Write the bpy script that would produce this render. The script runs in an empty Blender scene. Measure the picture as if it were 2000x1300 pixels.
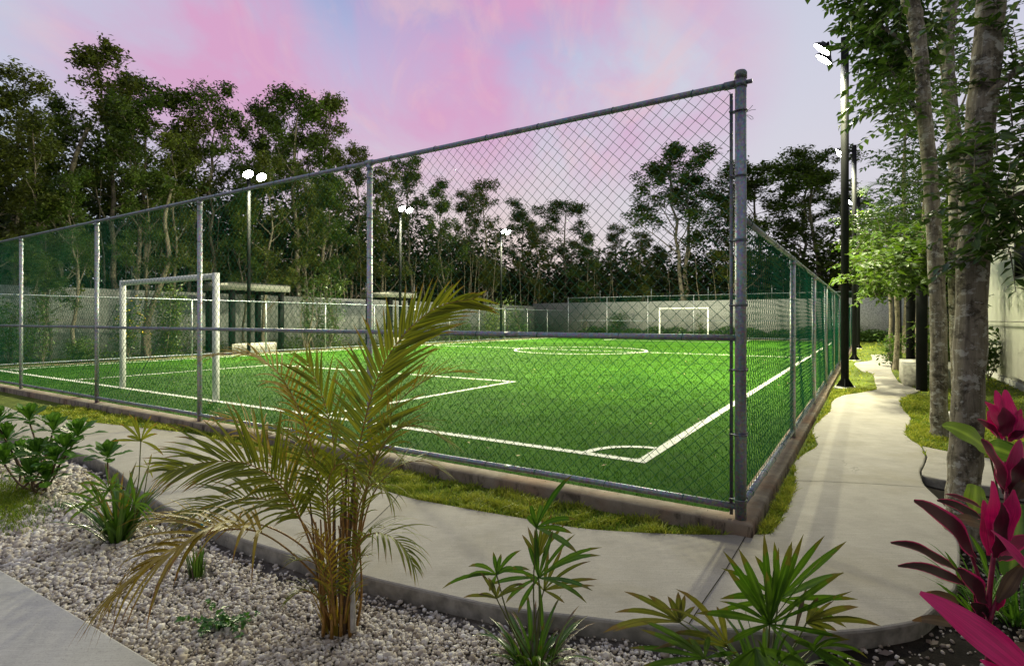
import bpy, math, random
import numpy as np
from mathutils import Vector, Matrix

scene = bpy.context.scene
COL = scene.collection
PI = math.pi
F = 1090.0      # focal length in photo pixels (photo 2000 wide)
HOR = 624.0     # horizon row
EYE = 1.48      # eye height over the path
C0 = np.array([1.602, 3.91])          # the pitch's near corner
RV = np.array([0.5382, 0.8429])       # along the pitch
LV = np.array([-0.8427, 0.5384])      # across the pitch

def W(px, py, z=0.0):
    Y = (EYE - z) * F / (py - HOR)
    return np.array([(px - 1000) / F * Y, Y, z])
def WP(px, py, Y):
    return np.array([(px - 1000) / F * Y, Y, EYE - (py - HOR) / F * Y])
def FP(R, L, z=0.0):
    p = C0 + RV * R + LV * L
    return np.array([p[0], p[1], z])

# ------------------------------------------------------------------ mesh helpers
def attr_set(me, name, arr):
    a = me.attributes.new(name, 'FLOAT', 'POINT')
    a.data.foreach_set('value', np.asarray(arr, dtype=np.float32))

def raw_mesh(name, V, quads=None, tris=None, mats=(), smooth=False, attrs=None, midx=None):
    V = np.asarray(V, dtype=np.float32).reshape(-1, 3)
    nq = 0 if quads is None or len(quads) == 0 else len(quads)
    nt = 0 if tris is None or len(tris) == 0 else len(tris)
    me = bpy.data.meshes.new(name)
    me.vertices.add(len(V)); me.vertices.foreach_set('co', V.ravel())
    li = []
    if nq: li.append(np.asarray(quads, dtype=np.int32).ravel())
    if nt: li.append(np.asarray(tris, dtype=np.int32).ravel())
    li = np.concatenate(li)
    me.loops.add(len(li)); me.loops.foreach_set('vertex_index', li)
    me.polygons.add(nq + nt)
    ls = np.concatenate([np.arange(nq) * 4, nq * 4 + np.arange(nt) * 3]).astype(np.int32)
    me.polygons.foreach_set('loop_start', ls)
    try:
        lt = np.concatenate([np.full(nq, 4), np.full(nt, 3)]).astype(np.int32)
        me.polygons.foreach_set('loop_total', lt)
    except Exception:
        pass
    if smooth: me.polygons.foreach_set('use_smooth', np.ones(nq + nt, dtype=bool))
    if midx is not None: me.polygons.foreach_set('material_index', np.asarray(midx, dtype=np.int32))
    for m in mats: me.materials.append(m)
    me.update(calc_edges=True)
    me.validate()
    if attrs:
        for k, v in attrs.items(): attr_set(me, k, v)
    return me

class MB:
    """collects shapes for ONE mesh object"""
    def __init__(s): s.V = []; s.Q = []; s.T = []; s.n = 0; s.A = {}
    def add(s, V, Q=None, T=None, **at):
        V = np.asarray(V, dtype=float).reshape(-1, 3)
        if Q is not None and len(Q): s.Q.append(np.asarray(Q) + s.n)
        if T is not None and len(T): s.T.append(np.asarray(T) + s.n)
        s.V.append(V)
        for k, v in at.items():
            s.A.setdefault(k, []).append((s.n, np.broadcast_to(np.asarray(v, float), (len(V),))))
        s.n += len(V)
    def box(s, lo, hi, **at):
        x0, y0, z0 = lo; x1, y1, z1 = hi
        V = [(x0,y0,z0),(x1,y0,z0),(x1,y1,z0),(x0,y1,z0),(x0,y0,z1),(x1,y0,z1),(x1,y1,z1),(x0,y1,z1)]
        s.add(V, [(0,3,2,1),(4,5,6,7),(0,1,5,4),(1,2,6,5),(2,3,7,6),(3,0,4,7)], **at)
    def fbox(s, R0, R1, L0, L1, z0, z1, bev=0.0):
        """box aligned with the pitch, optional chamfered top"""
        if bev <= 0:
            c = [FP(R0,L0),FP(R1,L0),FP(R1,L1),FP(R0,L1)]
            V = [np.array([p[0],p[1],z0]) for p in c] + [np.array([p[0],p[1],z1]) for p in c]
            s.add(V, [(0,1,2,3),(7,6,5,4),(4,5,1,0),(5,6,2,1),(6,7,3,2),(7,4,0,3)]); return
        def ring(d, z): return [FP(R0+d,L0+d,z),FP(R1-d,L0+d,z),FP(R1-d,L1-d,z),FP(R0+d,L1-d,z)]
        V = ring(0,z0)+ring(0,z1-bev)+ring(bev,z1)
        Q = [(0,1,2,3),(11,10,9,8)]
        for a in (0,4):
            for k in range(4):
                j=(k+1)%4; Q.append((a+4+k,a+4+j,a+j,a+k))
        s.add(V, Q)
    def tube(s, pts, rad, sides=6, cap=True, **at):
        V, Q, T = tube_geo(pts, rad, sides, cap); s.add(V, Q, T, **at)
    def mesh(s, name, mats, smooth=False):
        V = np.concatenate(s.V)
        at = {}
        for k, lst in s.A.items():
            a = np.zeros(len(V))
            for off, v in lst: a[off:off+len(v)] = v
            at[k] = a
        return V, (np.concatenate(s.Q) if s.Q else None), (np.concatenate(s.T) if s.T else None), at
    def build(s, name, mat, parent=None, smooth=False):
        V, Q, T, at = s.mesh(name, mat)
        off = np.zeros(3)
        p = parent
        while p is not None:
            off += np.array(p.location); p = p.parent
        me = raw_mesh(name, V - off, Q, T, mat if isinstance(mat, (list, tuple)) else [mat], smooth, at)
        o = bpy.data.objects.new(name, me); COL.objects.link(o)
        if parent is not None: o.parent = parent
        return o

def tube_geo(pts, rad, sides=6, cap=True):
    P = np.asarray(pts, float); n = len(P)
    r = np.broadcast_to(np.asarray(rad, float), (n,))
    Tn = np.gradient(P, axis=0); Tn /= np.maximum(np.linalg.norm(Tn, axis=1, keepdims=True), 1e-9)
    up = np.array([0,0,1.0]) if abs(Tn[0][2]) < 0.9 else np.array([1.0,0,0])
    V = np.empty((n, sides, 3)); a = np.arange(sides) * 2 * PI / sides
    u = np.cross(up, Tn[0]); u /= np.linalg.norm(u)
    for i in range(n):
        u = u - Tn[i] * np.dot(u, Tn[i]); u /= max(np.linalg.norm(u), 1e-9)
        w = np.cross(Tn[i], u)
        V[i] = P[i] + r[i] * (np.cos(a)[:,None]*u + np.sin(a)[:,None]*w)
    V = V.reshape(-1, 3)
    i = np.arange(n-1)[:,None]; k = np.arange(sides)[None,:]; k2 = (k+1) % sides
    Q = np.stack([i*sides+k, i*sides+k2, (i+1)*sides+k2, (i+1)*sides+k], -1).reshape(-1,4)
    T = None
    if cap:
        V = np.concatenate([V, P[:1], P[-1:]])
        c0 = n*sides; kk = np.arange(sides); kn = (kk+1) % sides
        T = np.concatenate([np.stack([np.full(sides,c0), kn, kk], -1),
                            np.stack([np.full(sides,c0+1), (n-1)*sides+kk, (n-1)*sides+kn], -1)])
    return V, Q, T

def thing(name, label, cat, loc=(0,0,0), group=None):
    o = bpy.data.objects.new(name, None); COL.objects.link(o)
    o.empty_display_size = 0.2
    o.location = tuple(float(x) for x in loc); o['label'] = label; o['category'] = cat
    if group: o['group'] = group
    return o
def tag(o, label, cat, group=None):
    o['label'] = label; o['category'] = cat
    if group: o['group'] = group
    return o
def kind(o, k): o['kind'] = k; return o

def dup(root, loc, rotz=0.0, scale=1.0, label=None, group=None):
    r = root.copy(); COL.objects.link(r)
    r.location = tuple(float(x) for x in loc); r.rotation_euler = (0,0,rotz)
    r.scale = (scale,)*3 if not isinstance(scale, tuple) else scale
    if label: r['label'] = label
    if group: r['group'] = group
    for ch in list(root.children):
        c = ch.copy(); COL.objects.link(c); c.parent = r
        for g in ch.children:
            d = g.copy(); COL.objects.link(d); d.parent = c
    return r

def catmull(pts, n=8, closed=False):
    P = [np.asarray(p, float) for p in pts]; out = []; N = len(P)
    rng_ = range(N if closed else N-1)
    for i in rng_:
        p0 = P[(i-1) % N] if closed or i > 0 else 2*P[0]-P[1]
        p1 = P[i]; p2 = P[(i+1) % N]
        p3 = P[(i+2) % N] if closed or i+2 < N else 2*P[-1]-P[-2]
        for k in range(n):
            t = k / n
            out.append(0.5*((2*p1)+(p2-p0)*t+(2*p0-5*p1+4*p2-p3)*t*t+(3*p1-p0-3*p2+p3)*t**3))
    if not closed: out.append(P[-1])
    return np.array(out)

def in_poly(pts, poly):
    x, y = pts[:,0], pts[:,1]; inside = np.zeros(len(pts), bool)
    px, py = poly[:,0], poly[:,1]; n = len(poly); j = n-1
    for i in range(n):
        c = ((py[i] > y) != (py[j] > y))
        with np.errstate(divide='ignore', invalid='ignore'):
            xi = (px[j]-px[i])*(y-py[i])/(py[j]-py[i]+1e-12)+px[i]
        inside ^= c & (x < xi); j = i
    return inside

def dist_poly(pts, poly):
    d = np.full(len(pts), 1e9)
    for i in range(len(poly)):
        a = poly[i]; b = poly[(i+1) % len(poly)]; ab = b-a
        t = np.clip(((pts-a)@ab)/(ab@ab+1e-12), 0, 1)
        d = np.minimum(d, np.linalg.norm(pts-(a+t[:,None]*ab), axis=1))
    return d

def sheet(name, poly2d, z, mat, knd='structure'):
    me = bpy.data.meshes.new(name)
    me.from_pydata([(float(p[0]), float(p[1]), z) for p in poly2d], [], [tuple(range(len(poly2d)))])
    me.materials.append(mat); me.update()
    if me.polygons[0].normal.z < 0: me.flip_normals()
    o = bpy.data.objects.new(name, me); COL.objects.link(o)
    if knd: kind(o, knd)
    return o

def slab(name, poly2d, ztop, zbot, mat, bev=0.012, parent=None):
    """thick slab with a small worn edge, outline poly2d"""
    P = np.asarray(poly2d, float)
    area = 0.5*np.sum(P[:,0]*np.roll(P[:,1],-1)-np.roll(P[:,0],-1)*P[:,1])
    if area < 0: P = P[::-1]
    n = len(P)
    d = np.roll(P,-1,0)-np.roll(P,1,0); d /= np.maximum(np.linalg.norm(d,axis=1,keepdims=True),1e-9)
    inn = np.stack([-d[:,1], d[:,0]], -1)
    def z(Pp, zz): return np.concatenate([Pp, np.full((n,1), zz)], 1)
    V = np.concatenate([z(P,zbot), z(P,ztop-bev), z(P+inn*bev*0.35,ztop-bev*0.3), z(P+inn*bev,ztop)])
    faces = []
    for a in range(3):
        for k in range(n):
            j = (k+1) % n; faces.append((a*n+k, a*n+j, (a+1)*n+j, (a+1)*n+k))
    faces.append(tuple(3*n+k for k in range(n)))
    me = bpy.data.meshes.new(name); me.from_pydata([tuple(v) for v in V], [], faces)
    me.materials.append(mat); me.update()
    o = bpy.data.objects.new(name, me); COL.objects.link(o)
    if parent: o.parent = parent
    return o

# ------------------------------------------------------------------ materials
def nodes(name):
    m = bpy.data.materials.new(name); m.use_nodes = True
    nt = m.node_tree; nt.nodes.clear()
    out = nt.nodes.new('ShaderNodeOutputMaterial')
    return m, nt, out
def N(nt, t, **kw):
    n = nt.nodes.new(t)
    for k, v in kw.items():
        if k in n.inputs: n.inputs[k].default_value = v
        else: setattr(n, k, v)
    return n
def rgba(c): return (c[0], c[1], c[2], 1.0)
def mixc(nt, fac, a, b, blend='MIX'):
    n = nt.nodes.new('ShaderNodeMix'); n.data_type = 'RGBA'; n.blend_type = blend
    for sock, v in ((0, fac), (6, a), (7, b)):
        if isinstance(v, (int, float)): n.inputs[sock].default_value = v
        elif isinstance(v, tuple): n.inputs[sock].default_value = rgba(v)
        else: nt.links.new(v, n.inputs[sock])
    return n.outputs[2]
def ramp(nt, src, stops):
    r = nt.nodes.new('ShaderNodeValToRGB'); e = r.color_ramp.elements
    while len(e) < len(stops): e.new(0.5)
    for k, (p, c) in enumerate(stops):
        e[k].position = p; e[k].color = rgba(c) if isinstance(c, tuple) else (c,c,c,1)
    nt.links.new(src, r.inputs[0]); return r.outputs[0]
def noise(nt, co, scale, detail=4, rough=0.55, dist=0.0):
    n = N(nt, 'ShaderNodeTexNoise', Scale=scale, Detail=detail, Roughness=rough, Distortion=dist)
    if co is not None: nt.links.new(co, n.inputs['Vector'])
    return n.outputs['Fac']
def mapping(nt, scale=(1,1,1), rot=(0,0,0), coord='Object'):
    t = nt.nodes.new('ShaderNodeTexCoord'); mp = N(nt, 'ShaderNodeMapping')
    mp.inputs['Scale'].default_value = scale; mp.inputs['Rotation'].default_value = rot
    nt.links.new(t.outputs[coord], mp.inputs['Vector']); return mp.outputs[0]
def attr(nt, name):
    a = nt.nodes.new('ShaderNodeAttribute'); a.attribute_name = name; return a.outputs['Fac']
def bump(nt, h, strength, dist=0.01):
    b = N(nt, 'ShaderNodeBump', Strength=strength, Distance=dist)
    nt.links.new(h, b.inputs['Height']); return b.outputs[0]
def bsdf(nt, out, color, rough=0.6, metal=0.0, normal=None, spec=0.5):
    b = nt.nodes.new('ShaderNodeBsdfPrincipled')
    for sock, v in (('Base Color', color), ('Roughness', rough), ('Metallic', metal), ('Specular IOR Level', spec)):
        if isinstance(v, tuple): b.inputs[sock].default_value = rgba(v)
        elif isinstance(v, (int, float)): b.inputs[sock].default_value = v
        else: nt.links.new(v, b.inputs[sock])
    if normal is not None: nt.links.new(normal, b.inputs['Normal'])
    nt.links.new(b.outputs[0], out.inputs[0]); return b

def mat_plain(name, c, rough=0.6, metal=0.0, var=0.15, scale=6.0, spec=0.5, bmp=0.0, bscale=60):
    m, nt, out = nodes(name); co = mapping(nt)
    f = noise(nt, co, scale, 5)
    d = tuple(x*(1-var) for x in c); u = tuple(min(1,x*(1+var)) for x in c)
    colr = ramp(nt, f, [(0.3, d), (0.7, u)])
    nm = bump(nt, noise(nt, co, bscale, 4), bmp, 0.01) if bmp else None
    bsdf(nt, out, colr, rough, metal, nm, spec); return m

def mat_galv(name, base=(0.27,0.30,0.34)):
    m, nt, out = nodes(name); co = mapping(nt)
    v = N(nt, 'ShaderNodeTexVoronoi', Scale=70.0); nt.links.new(co, v.inputs['Vector'])
    f = noise(nt, co, 7, 5); f2 = noise(nt, mapping(nt, (30,30,2.5)), 1.0, 4)
    c1 = mixc(nt, 0.32, mixc(nt, f, tuple(x*0.72 for x in base), tuple(min(1,x*1.2) for x in base)), v.outputs['Color'], 'OVERLAY')
    st = ramp(nt, f2, [(0.5, 0.0), (0.72, 0.6)])
    c2 = mixc(nt, st, c1, (0.20,0.19,0.17))
    r = ramp(nt, f, [(0.3, 0.38), (0.7, 0.58)])
    bsdf(nt, out, c2, r, 0.7, bump(nt, f, 0.15, 0.004)); return m

def mat_concrete(name, a, b, stain=(0.22,0.19,0.12), st_amt=0.35, rough=0.85, side=(0.17,0.16,0.14), speck=110, sp_amt=0.6):
    m, nt, out = nodes(name); co = mapping(nt)
    n1 = noise(nt, co, 0.9, 6, 0.6, 0.6); n2 = noise(nt, co, 4.5, 6, 0.65); n3 = noise(nt, co, speck, 3, 0.7)
    brush = noise(nt, mapping(nt, (5.0, 95.0, 5.0) if speck > 50 else (1.2, 1.2, 0.5), (0,0,0.57)), 1.0, 4, 0.7)
    c = mixc(nt, ramp(nt, n2, [(0.3,0.0),(0.72,1.0)]), a, b)
    c = mixc(nt, ramp(nt, brush, [(0.35,0.0),(0.75,0.6)]), c, tuple(x*0.74 for x in a))
    s = ramp(nt, n1, [(0.50, 0.0), (0.70, st_amt)])
    c = mixc(nt, s, c, stain)
    c = mixc(nt, ramp(nt, n3, [(0.52,0.0),(0.72,sp_amt)]), c, tuple(x*0.5 for x in a))
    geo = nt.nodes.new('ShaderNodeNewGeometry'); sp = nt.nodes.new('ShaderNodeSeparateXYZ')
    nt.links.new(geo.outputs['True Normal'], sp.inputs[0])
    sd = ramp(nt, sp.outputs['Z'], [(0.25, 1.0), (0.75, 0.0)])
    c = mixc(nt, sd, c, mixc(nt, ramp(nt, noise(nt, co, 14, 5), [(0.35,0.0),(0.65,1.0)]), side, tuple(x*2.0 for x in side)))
    if speck > 50:      # hairline cracks, scuffs and small dirt marks
        vw = nt.nodes.new('ShaderNodeVectorMath'); vw.operation = 'ADD'; nz_ = N(nt, 'ShaderNodeTexNoise', Scale=2.5, Detail=4.0); nt.links.new(co, nz_.inputs['Vector'])
        nt.links.new(co, vw.inputs[0]); nt.links.new(nz_.outputs['Color'], vw.inputs[1])
        vc = N(nt, 'ShaderNodeTexVoronoi', Scale=0.55); vc.feature = 'DISTANCE_TO_EDGE'; nt.links.new(vw.outputs[0], vc.inputs['Vector'])
        ck = N(nt, 'ShaderNodeMath', operation='MULTIPLY'); nt.links.new(ramp(nt, vc.outputs['Distance'], [(0.0,1.0),(0.006,0.0)]), ck.inputs[0]); nt.links.new(ramp(nt, noise(nt, co, 0.8, 2), [(0.5,0.0),(0.6,0.6)]), ck.inputs[1])
        c = mixc(nt, ck.outputs[0], c, tuple(x*0.35 for x in a))
        c = mixc(nt, ramp(nt, noise(nt, co, 28, 5, 0.75), [(0.60,0.0),(0.74,0.55)]), c, tuple(x*0.55 for x in a))
        c = mixc(nt, ramp(nt, noise(nt, co, 1.9, 7, 0.7, 0.3), [(0.52,0.0),(0.62,0.28)]), c, tuple(x*0.62 for x in a))
    h = N(nt, 'ShaderNodeMath', operation='ADD'); nt.links.new(n3, h.inputs[0]); nt.links.new(n2, h.inputs[1])
    bsdf(nt, out, c, rough, 0, bump(nt, h.outputs[0], 0.25, 0.004), 0.3); return m

def mat_leaf(name, a, b, tip=(0.20,0.11,0.03), tip_amt=0.8, trans=0.35, rough=0.42, tcol=None, tip_at=0.86, spec=0.5, vein=0.25):
    """leaf colour varies leaf by leaf (tint), dry tips (along), midrib (edge)"""
    m, nt, out = nodes(name)
    tint = attr(nt, 'tint'); al = attr(nt, 'along'); ed = attr(nt, 'edge')
    c = mixc(nt, tint, a, b)
    cv = nt.nodes.new('ShaderNodeCombineXYZ')
    for q_, (s_, k_) in enumerate(((ed, 9.0), (al, 1.3), (tint, 31.0))):
        mm = N(nt, 'ShaderNodeMath', operation='MULTIPLY'); nt.links.new(s_, mm.inputs[0]); mm.inputs[1].default_value = k_; nt.links.new(mm.outputs[0], cv.inputs[q_])
    if vein > 0: c = mixc(nt, ramp(nt, noise(nt, cv.outputs[0], 1.0, 3, 0.6), [(0.35, 0.0), (0.68, 0.55)]), c, tuple(x*0.55 for x in a))
    mid = ramp(nt, ed, [(0.0, vein), (0.28, 0.0)])
    c = mixc(nt, mid, c, tuple(min(1, x*1.7+0.01) for x in b))
    co = mapping(nt)
    tn = N(nt, 'ShaderNodeMath', operation='MULTIPLY_ADD'); nt.links.new(noise(nt, co, 35, 3), tn.inputs[0])
    tn.inputs[1].default_value = 0.35; nt.links.new(al, tn.inputs[2])
    tf = ramp(nt, tn.outputs[0], [(min(0.99,tip_at+0.12), 0.0), (min(1.0,tip_at+0.24), tip_amt)])
    c = mixc(nt, tf, c, tip)
    b1 = nt.nodes.new('ShaderNodeBsdfPrincipled'); b1.inputs['Roughness'].default_value = rough
    b1.inputs['Specular IOR Level'].default_value = spec
    nt.links.new(c, b1.inputs['Base Color'])
    t = nt.nodes.new('ShaderNodeBsdfTranslucent')
    tc = mixc(nt, 1.0, c, tcol or (1.3,1.25,0.55), 'MULTIPLY'); nt.links.new(tc, t.inputs[0])
    mx = nt.nodes.new('ShaderNodeMixShader'); mx.inputs[0].default_value = trans
    nt.links.new(b1.outputs[0], mx.inputs[1]); nt.links.new(t.outputs[0], mx.inputs[2])
    nt.links.new(mx.outputs[0], out.inputs[0]); return m

def mat_bark(name, a, b, patch=(0.42,0.42,0.38), pamt=0.75, sc=1.0):
    m, nt, out = nodes(name)
    co = mapping(nt, (sc,sc,sc*0.35)); co2 = mapping(nt, (sc,sc,sc))
    ridge = noise(nt, mapping(nt, (26*sc,26*sc,3.2*sc)), 1.0, 5, 0.65, 0.5)
    c = mixc(nt, ramp(nt, ridge, [(0.32,0.0),(0.66,1.0)]), a, b)
    rings = noise(nt, mapping(nt, (1.5*sc,1.5*sc,14*sc)), 1.0, 4)
    c = mixc(nt, ramp(nt, rings, [(0.5,0.0),(0.75,0.5)]), c, tuple(x*0.6 for x in a))
    dk = noise(nt, co2, 7.5, 6, 0.7, 0.3)
    c = mixc(nt, ramp(nt, dk, [(0.50,0.0),(0.60,0.8)]), c, tuple(x*0.35 for x in a))
    p = noise(nt, mapping(nt, (sc*1.0,sc*1.0,sc*1.5)), 9.0, 8, 0.72, 0.1)
    c = mixc(nt, ramp(nt, p, [(0.55,0.0),(0.59,pamt*.9)]), c, patch)
    p2 = noise(nt, mapping(nt, (sc,sc,sc*1.2), (0.3,0.8,0.2)), 15, 5, 0.6)
    c = mixc(nt, ramp(nt, p2, [(0.60,0.0),(0.63,pamt*0.7)]), c, tuple(x*0.8 for x in patch))
    bsdf(nt, out, c, 0.9, 0, bump(nt, ridge, 0.7, 0.012), 0.2); return m

M = {}
M['galv'] = mat_galv('galvanised_steel')
M['galv_post'] = mat_galv('galvanised_post', (0.43,0.45,0.47))
M['galv_dark'] = mat_galv('weathered_steel', (0.15,0.17,0.19))
M['wire'] = mat_plain('green_wire_coating', (0.002,0.095,0.052), 0.7, 0, 0.2, 3, 0.08)
M['white_paint'] = mat_plain('white_goal_paint', (0.74,0.75,0.72), 0.4, 0, 0.10, 9, 0.5, 0.05)
M['black_steel'] = mat_plain('black_steel', (0.009,0.010,0.011), 0.65, 0, 0.3, 4, 0.18)
M['net'] = mat_plain('net_cord', (0.015,0.018,0.017), 0.8)
M['path'] = mat_concrete('path_concrete', (0.30,0.28,0.25), (0.39,0.365,0.33), (0.21,0.18,0.10), 0.4)
M['slab'] = mat_concrete('slab_concrete', (0.37,0.365,0.36), (0.45,0.44,0.435), (0.34,0.26,0.22), 0.45)
M['bench'] = mat_concrete('bench_concrete', (0.50,0.48,0.42), (0.56,0.54,0.48), (0.4,0.37,0.3), 0.25, 0.8, (0.30,0.285,0.25))
M['wall'] = mat_concrete('wall_render', (0.175,0.19,0.17), (0.235,0.25,0.225), (0.11,0.12,0.105), 0.5, 0.9, (0.20,0.205,0.195), 8, 0.2)
M['house'] = mat_plain('house_render', (0.62,0.62,0.55), 0.85, 0, 0.05, 3, 0.2, 0.05, 90)
M['fascia'] = mat_plain('fascia_render', (0.26,0.255,0.225), 0.8, 0, 0.08, 3)
M['dark_frame'] = mat_plain('window_frame_metal', (0.015,0.015,0.016), 0.4)
M['glass'] = mat_plain('window_glass', (0.04,0.045,0.05), 0.05, 0, 0.05, 2, 0.8)
M['plate'] = mat_plain('steel_plate', (0.33,0.33,0.31), 0.5, 0.5, 0.2, 8)
M['stone'] = mat_plain('pale_stone', (0.55,0.54,0.50), 0.8, 0, 0.2, 8)
M['teal'] = mat_plain('teal_plastic', (0.02,0.20,0.23), 0.35)

def mk_curb():
    m, nt, out = nodes('curb_concrete'); co = mapping(nt)
    c = mixc(nt, ramp(nt, noise(nt, co, 5, 6), [(0.35,0.0),(0.7,1.0)]), (0.19,0.155,0.12), (0.31,0.27,0.215))
    c = mixc(nt, ramp(nt, noise(nt, co, 1.6, 4), [(0.5,0.0),(0.68,0.7)]), c, (0.26,0.15,0.09))
    drip = noise(nt, mapping(nt, (7,7,2.0)), 1.0, 6, 0.72, 0.6); big = noise(nt, co, 0.9, 3)
    geo = nt.nodes.new('ShaderNodeNewGeometry'); sp = nt.nodes.new('ShaderNodeSeparateXYZ'); nt.links.new(geo.outputs['True Normal'], sp.inputs[0])
    dm = N(nt, 'ShaderNodeMath', operation='MULTIPLY'); nt.links.new(ramp(nt, drip, [(0.50,0.0),(0.60,0.8)]), dm.inputs[0]); nt.links.new(ramp(nt, sp.outputs['Z'], [(0.3,1.0),(0.8,0.25)]), dm.inputs[1])
    dm2 = N(nt, 'ShaderNodeMath', operation='MULTIPLY'); nt.links.new(dm.outputs[0], dm2.inputs[0]); nt.links.new(ramp(nt, big, [(0.36,0.15),(0.5,1.0)]), dm2.inputs[1])
    c = mixc(nt, dm2.outputs[0], c, (0.018,0.016,0.014))
    n3 = noise(nt, co, 90, 3)
    bsdf(nt, out, c, 0.92, 0, bump(nt, n3, 0.5, 0.008), 0.2); return m
M['curb'] = mk_curb()

def mk_ground(name, cols, scale, bm=0.5):
    m, nt, out = nodes(name); co = mapping(nt)
    f = noise(nt, co, scale, 7, 0.65); f2 = noise(nt, co, scale*9, 4, 0.7)
    c = ramp(nt, f, [(0.28, cols[0]), (0.5, cols[1]), (0.72, cols[2])])
    c = mixc(nt, ramp(nt, f2, [(0.3,0.0),(0.75,0.55)]), c, tuple(x*0.5 for x in cols[0]))
    bsdf(nt, out, c, 0.95, 0, bump(nt, f2, bm, 0.02), 0.1); return m
M['dirt'] = mk_ground('forest_dirt', [(0.028,0.024,0.017),(0.04,0.034,0.024),(0.06,0.05,0.034)], 1.5)
M['soil'] = mk_ground('bed_soil', [(0.012,0.010,0.008),(0.022,0.018,0.014),(0.05,0.042,0.034)], 6)
M['gravel_floor'] = mk_ground('gravel_fines', [(0.05,0.043,0.035),(0.12,0.105,0.09),(0.28,0.25,0.22)], 9)
M['lawn'] = mk_ground('lawn_ground', [(0.05,0.07,0.014),(0.12,0.16,0.025),(0.20,0.22,0.05)], 2.2)
def mk_turf():
    m, nt, out = nodes('artificial_turf'); co = mapping(nt)
    f = noise(nt, co, 0.55, 5, 0.6); f2 = noise(nt, co, 55, 4, 0.75); f3 = noise(nt, co, 3.2, 6, 0.65)
    c = ramp(nt, f, [(0.3,(0.021,0.078,0.004)),(0.55,(0.046,0.142,0.007)),(0.75,(0.078,0.20,0.013))])
    c = mixc(nt, ramp(nt, f2, [(0.35,0.0),(0.7,0.75)]), c, (0.008,0.035,0.004))
    c = mixc(nt, ramp(nt, f3, [(0.50,0.0),(0.70,0.75)]), c, (0.012,0.045,0.004))
    bsdf(nt, out, c, 0.85, 0, bump(nt, f2, 0.8, 0.02), 0.06); return m
M['turf'] = mk_turf()
def mk_line():
    m, nt, out = nodes('white_turf_line'); co = mapping(nt)
    f2 = noise(nt, co, 45, 4, 0.75)
    c = mixc(nt, ramp(nt, f2, [(0.42,0.0),(0.66,0.8)]), (0.78,0.78,0.74), (0.30,0.38,0.26))
    bsdf(nt, out, c, 0.8, 0, bump(nt, f2, 0.6, 0.02), 0.2); return m
M['line'] = mk_line()
def mk_blade(name, a, b, white=None):
    m, nt, out = nodes(name)
    c = mixc(nt, attr(nt, 'tint'), a, b)
    if white: c = mixc(nt, attr(nt, 'white'), c, white)
    b1 = nt.nodes.new('ShaderNodeBsdfPrincipled'); b1.inputs['Roughness'].default_value = 0.5
    nt.links.new(c, b1.inputs['Base Color']); b1.inputs['Specular IOR Level'].default_value = 0.15
    t = nt.nodes.new('ShaderNodeBsdfTranslucent'); nt.links.new(c, t.inputs[0])
    mx = nt.nodes.new('ShaderNodeMixShader'); mx.inputs[0].default_value = 0.3
    nt.links.new(b1.outputs[0], mx.inputs[1]); nt.links.new(t.outputs[0], mx.inputs[2])
    nt.links.new(mx.outputs[0], out.inputs[0]); return m
M['turf_blade'] = mk_blade('turf_fibre', (0.012,0.058,0.002), (0.080,0.20,0.010), (0.80,0.80,0.76))
M['grass_blade'] = mk_blade('grass_blade', (0.10,0.20,0.012), (0.46,0.46,0.06))
def mk_gravel():
    m, nt, out = nodes('gravel_stone')
    t = attr(nt, 'tint'); co = mapping(nt)
    c = ramp(nt, t, [(0.0,(0.15,0.12,0.095)),(0.22,(0.40,0.345,0.285)),(0.6,(0.58,0.53,0.465)),(1.0,(0.76,0.73,0.69))])
    c = mixc(nt, ramp(nt, noise(nt, co, 90, 3), [(0.5,0.0),(0.75,0.5)]), c, (0.25,0.21,0.17))
    bsdf(nt, out, c, 0.85, 0, None, 0.25); return m
M['gravel'] = mk_gravel()
def mk_lamp():
    m, nt, out = nodes('lit_lamp_lens')
    e = N(nt, 'ShaderNodeEmission', Strength=500.0); e.inputs[0].default_value = (1.0,0.99,0.88,1)
    nt.links.new(e.outputs[0], out.inputs[0]); return m
M['lens'] = mk_lamp()

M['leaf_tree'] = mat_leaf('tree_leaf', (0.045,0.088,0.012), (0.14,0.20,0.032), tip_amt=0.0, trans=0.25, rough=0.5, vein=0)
M['leaf_tree2'] = mat_leaf('tree_leaf_olive', (0.068,0.094,0.014), (0.17,0.20,0.034), tip_amt=0.0, trans=0.25, rough=0.5, vein=0)
M['leaf_wood_shaded'] = mat_leaf('shaded_woodland_leaf', (0.018,0.034,0.007), (0.06,0.085,0.016), tip_amt=0.0, trans=0.2, rough=0.6, vein=0, spec=0.2)  # darker leaf tone stands in for lamp light not reaching the back woods
M['leaf_near'] = mat_leaf('broad_leaf', (0.030,0.075,0.012), (0.10,0.18,0.03), tip_amt=0.0, trans=0.35, rough=0.38)
M['leaf_bright'] = mat_leaf('bright_leaf', (0.026,0.072,0.010), (0.10,0.165,0.026), tip_amt=0.0, trans=0.35, rough=0.5, spec=0.2)
M['leaf_areca'] = mat_leaf('areca_leaflet', (0.095,0.135,0.010), (0.33,0.335,0.026), (0.24,0.13,0.03), 0.75, 0.35, 0.46)
M['leaf_areca_y'] = mat_leaf('yellowed_areca_leaflet', (0.24,0.19,0.018), (0.46,0.32,0.03), (0.24,0.11,0.03), 0.8, 0.35, 0.52)
M['leaf_fan'] = mat_leaf('fan_palm_leaf', (0.035,0.115,0.010), (0.125,0.225,0.026), (0.16,0.10,0.035), 0.6, 0.3, 0.30, tip_at=0.95)
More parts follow.
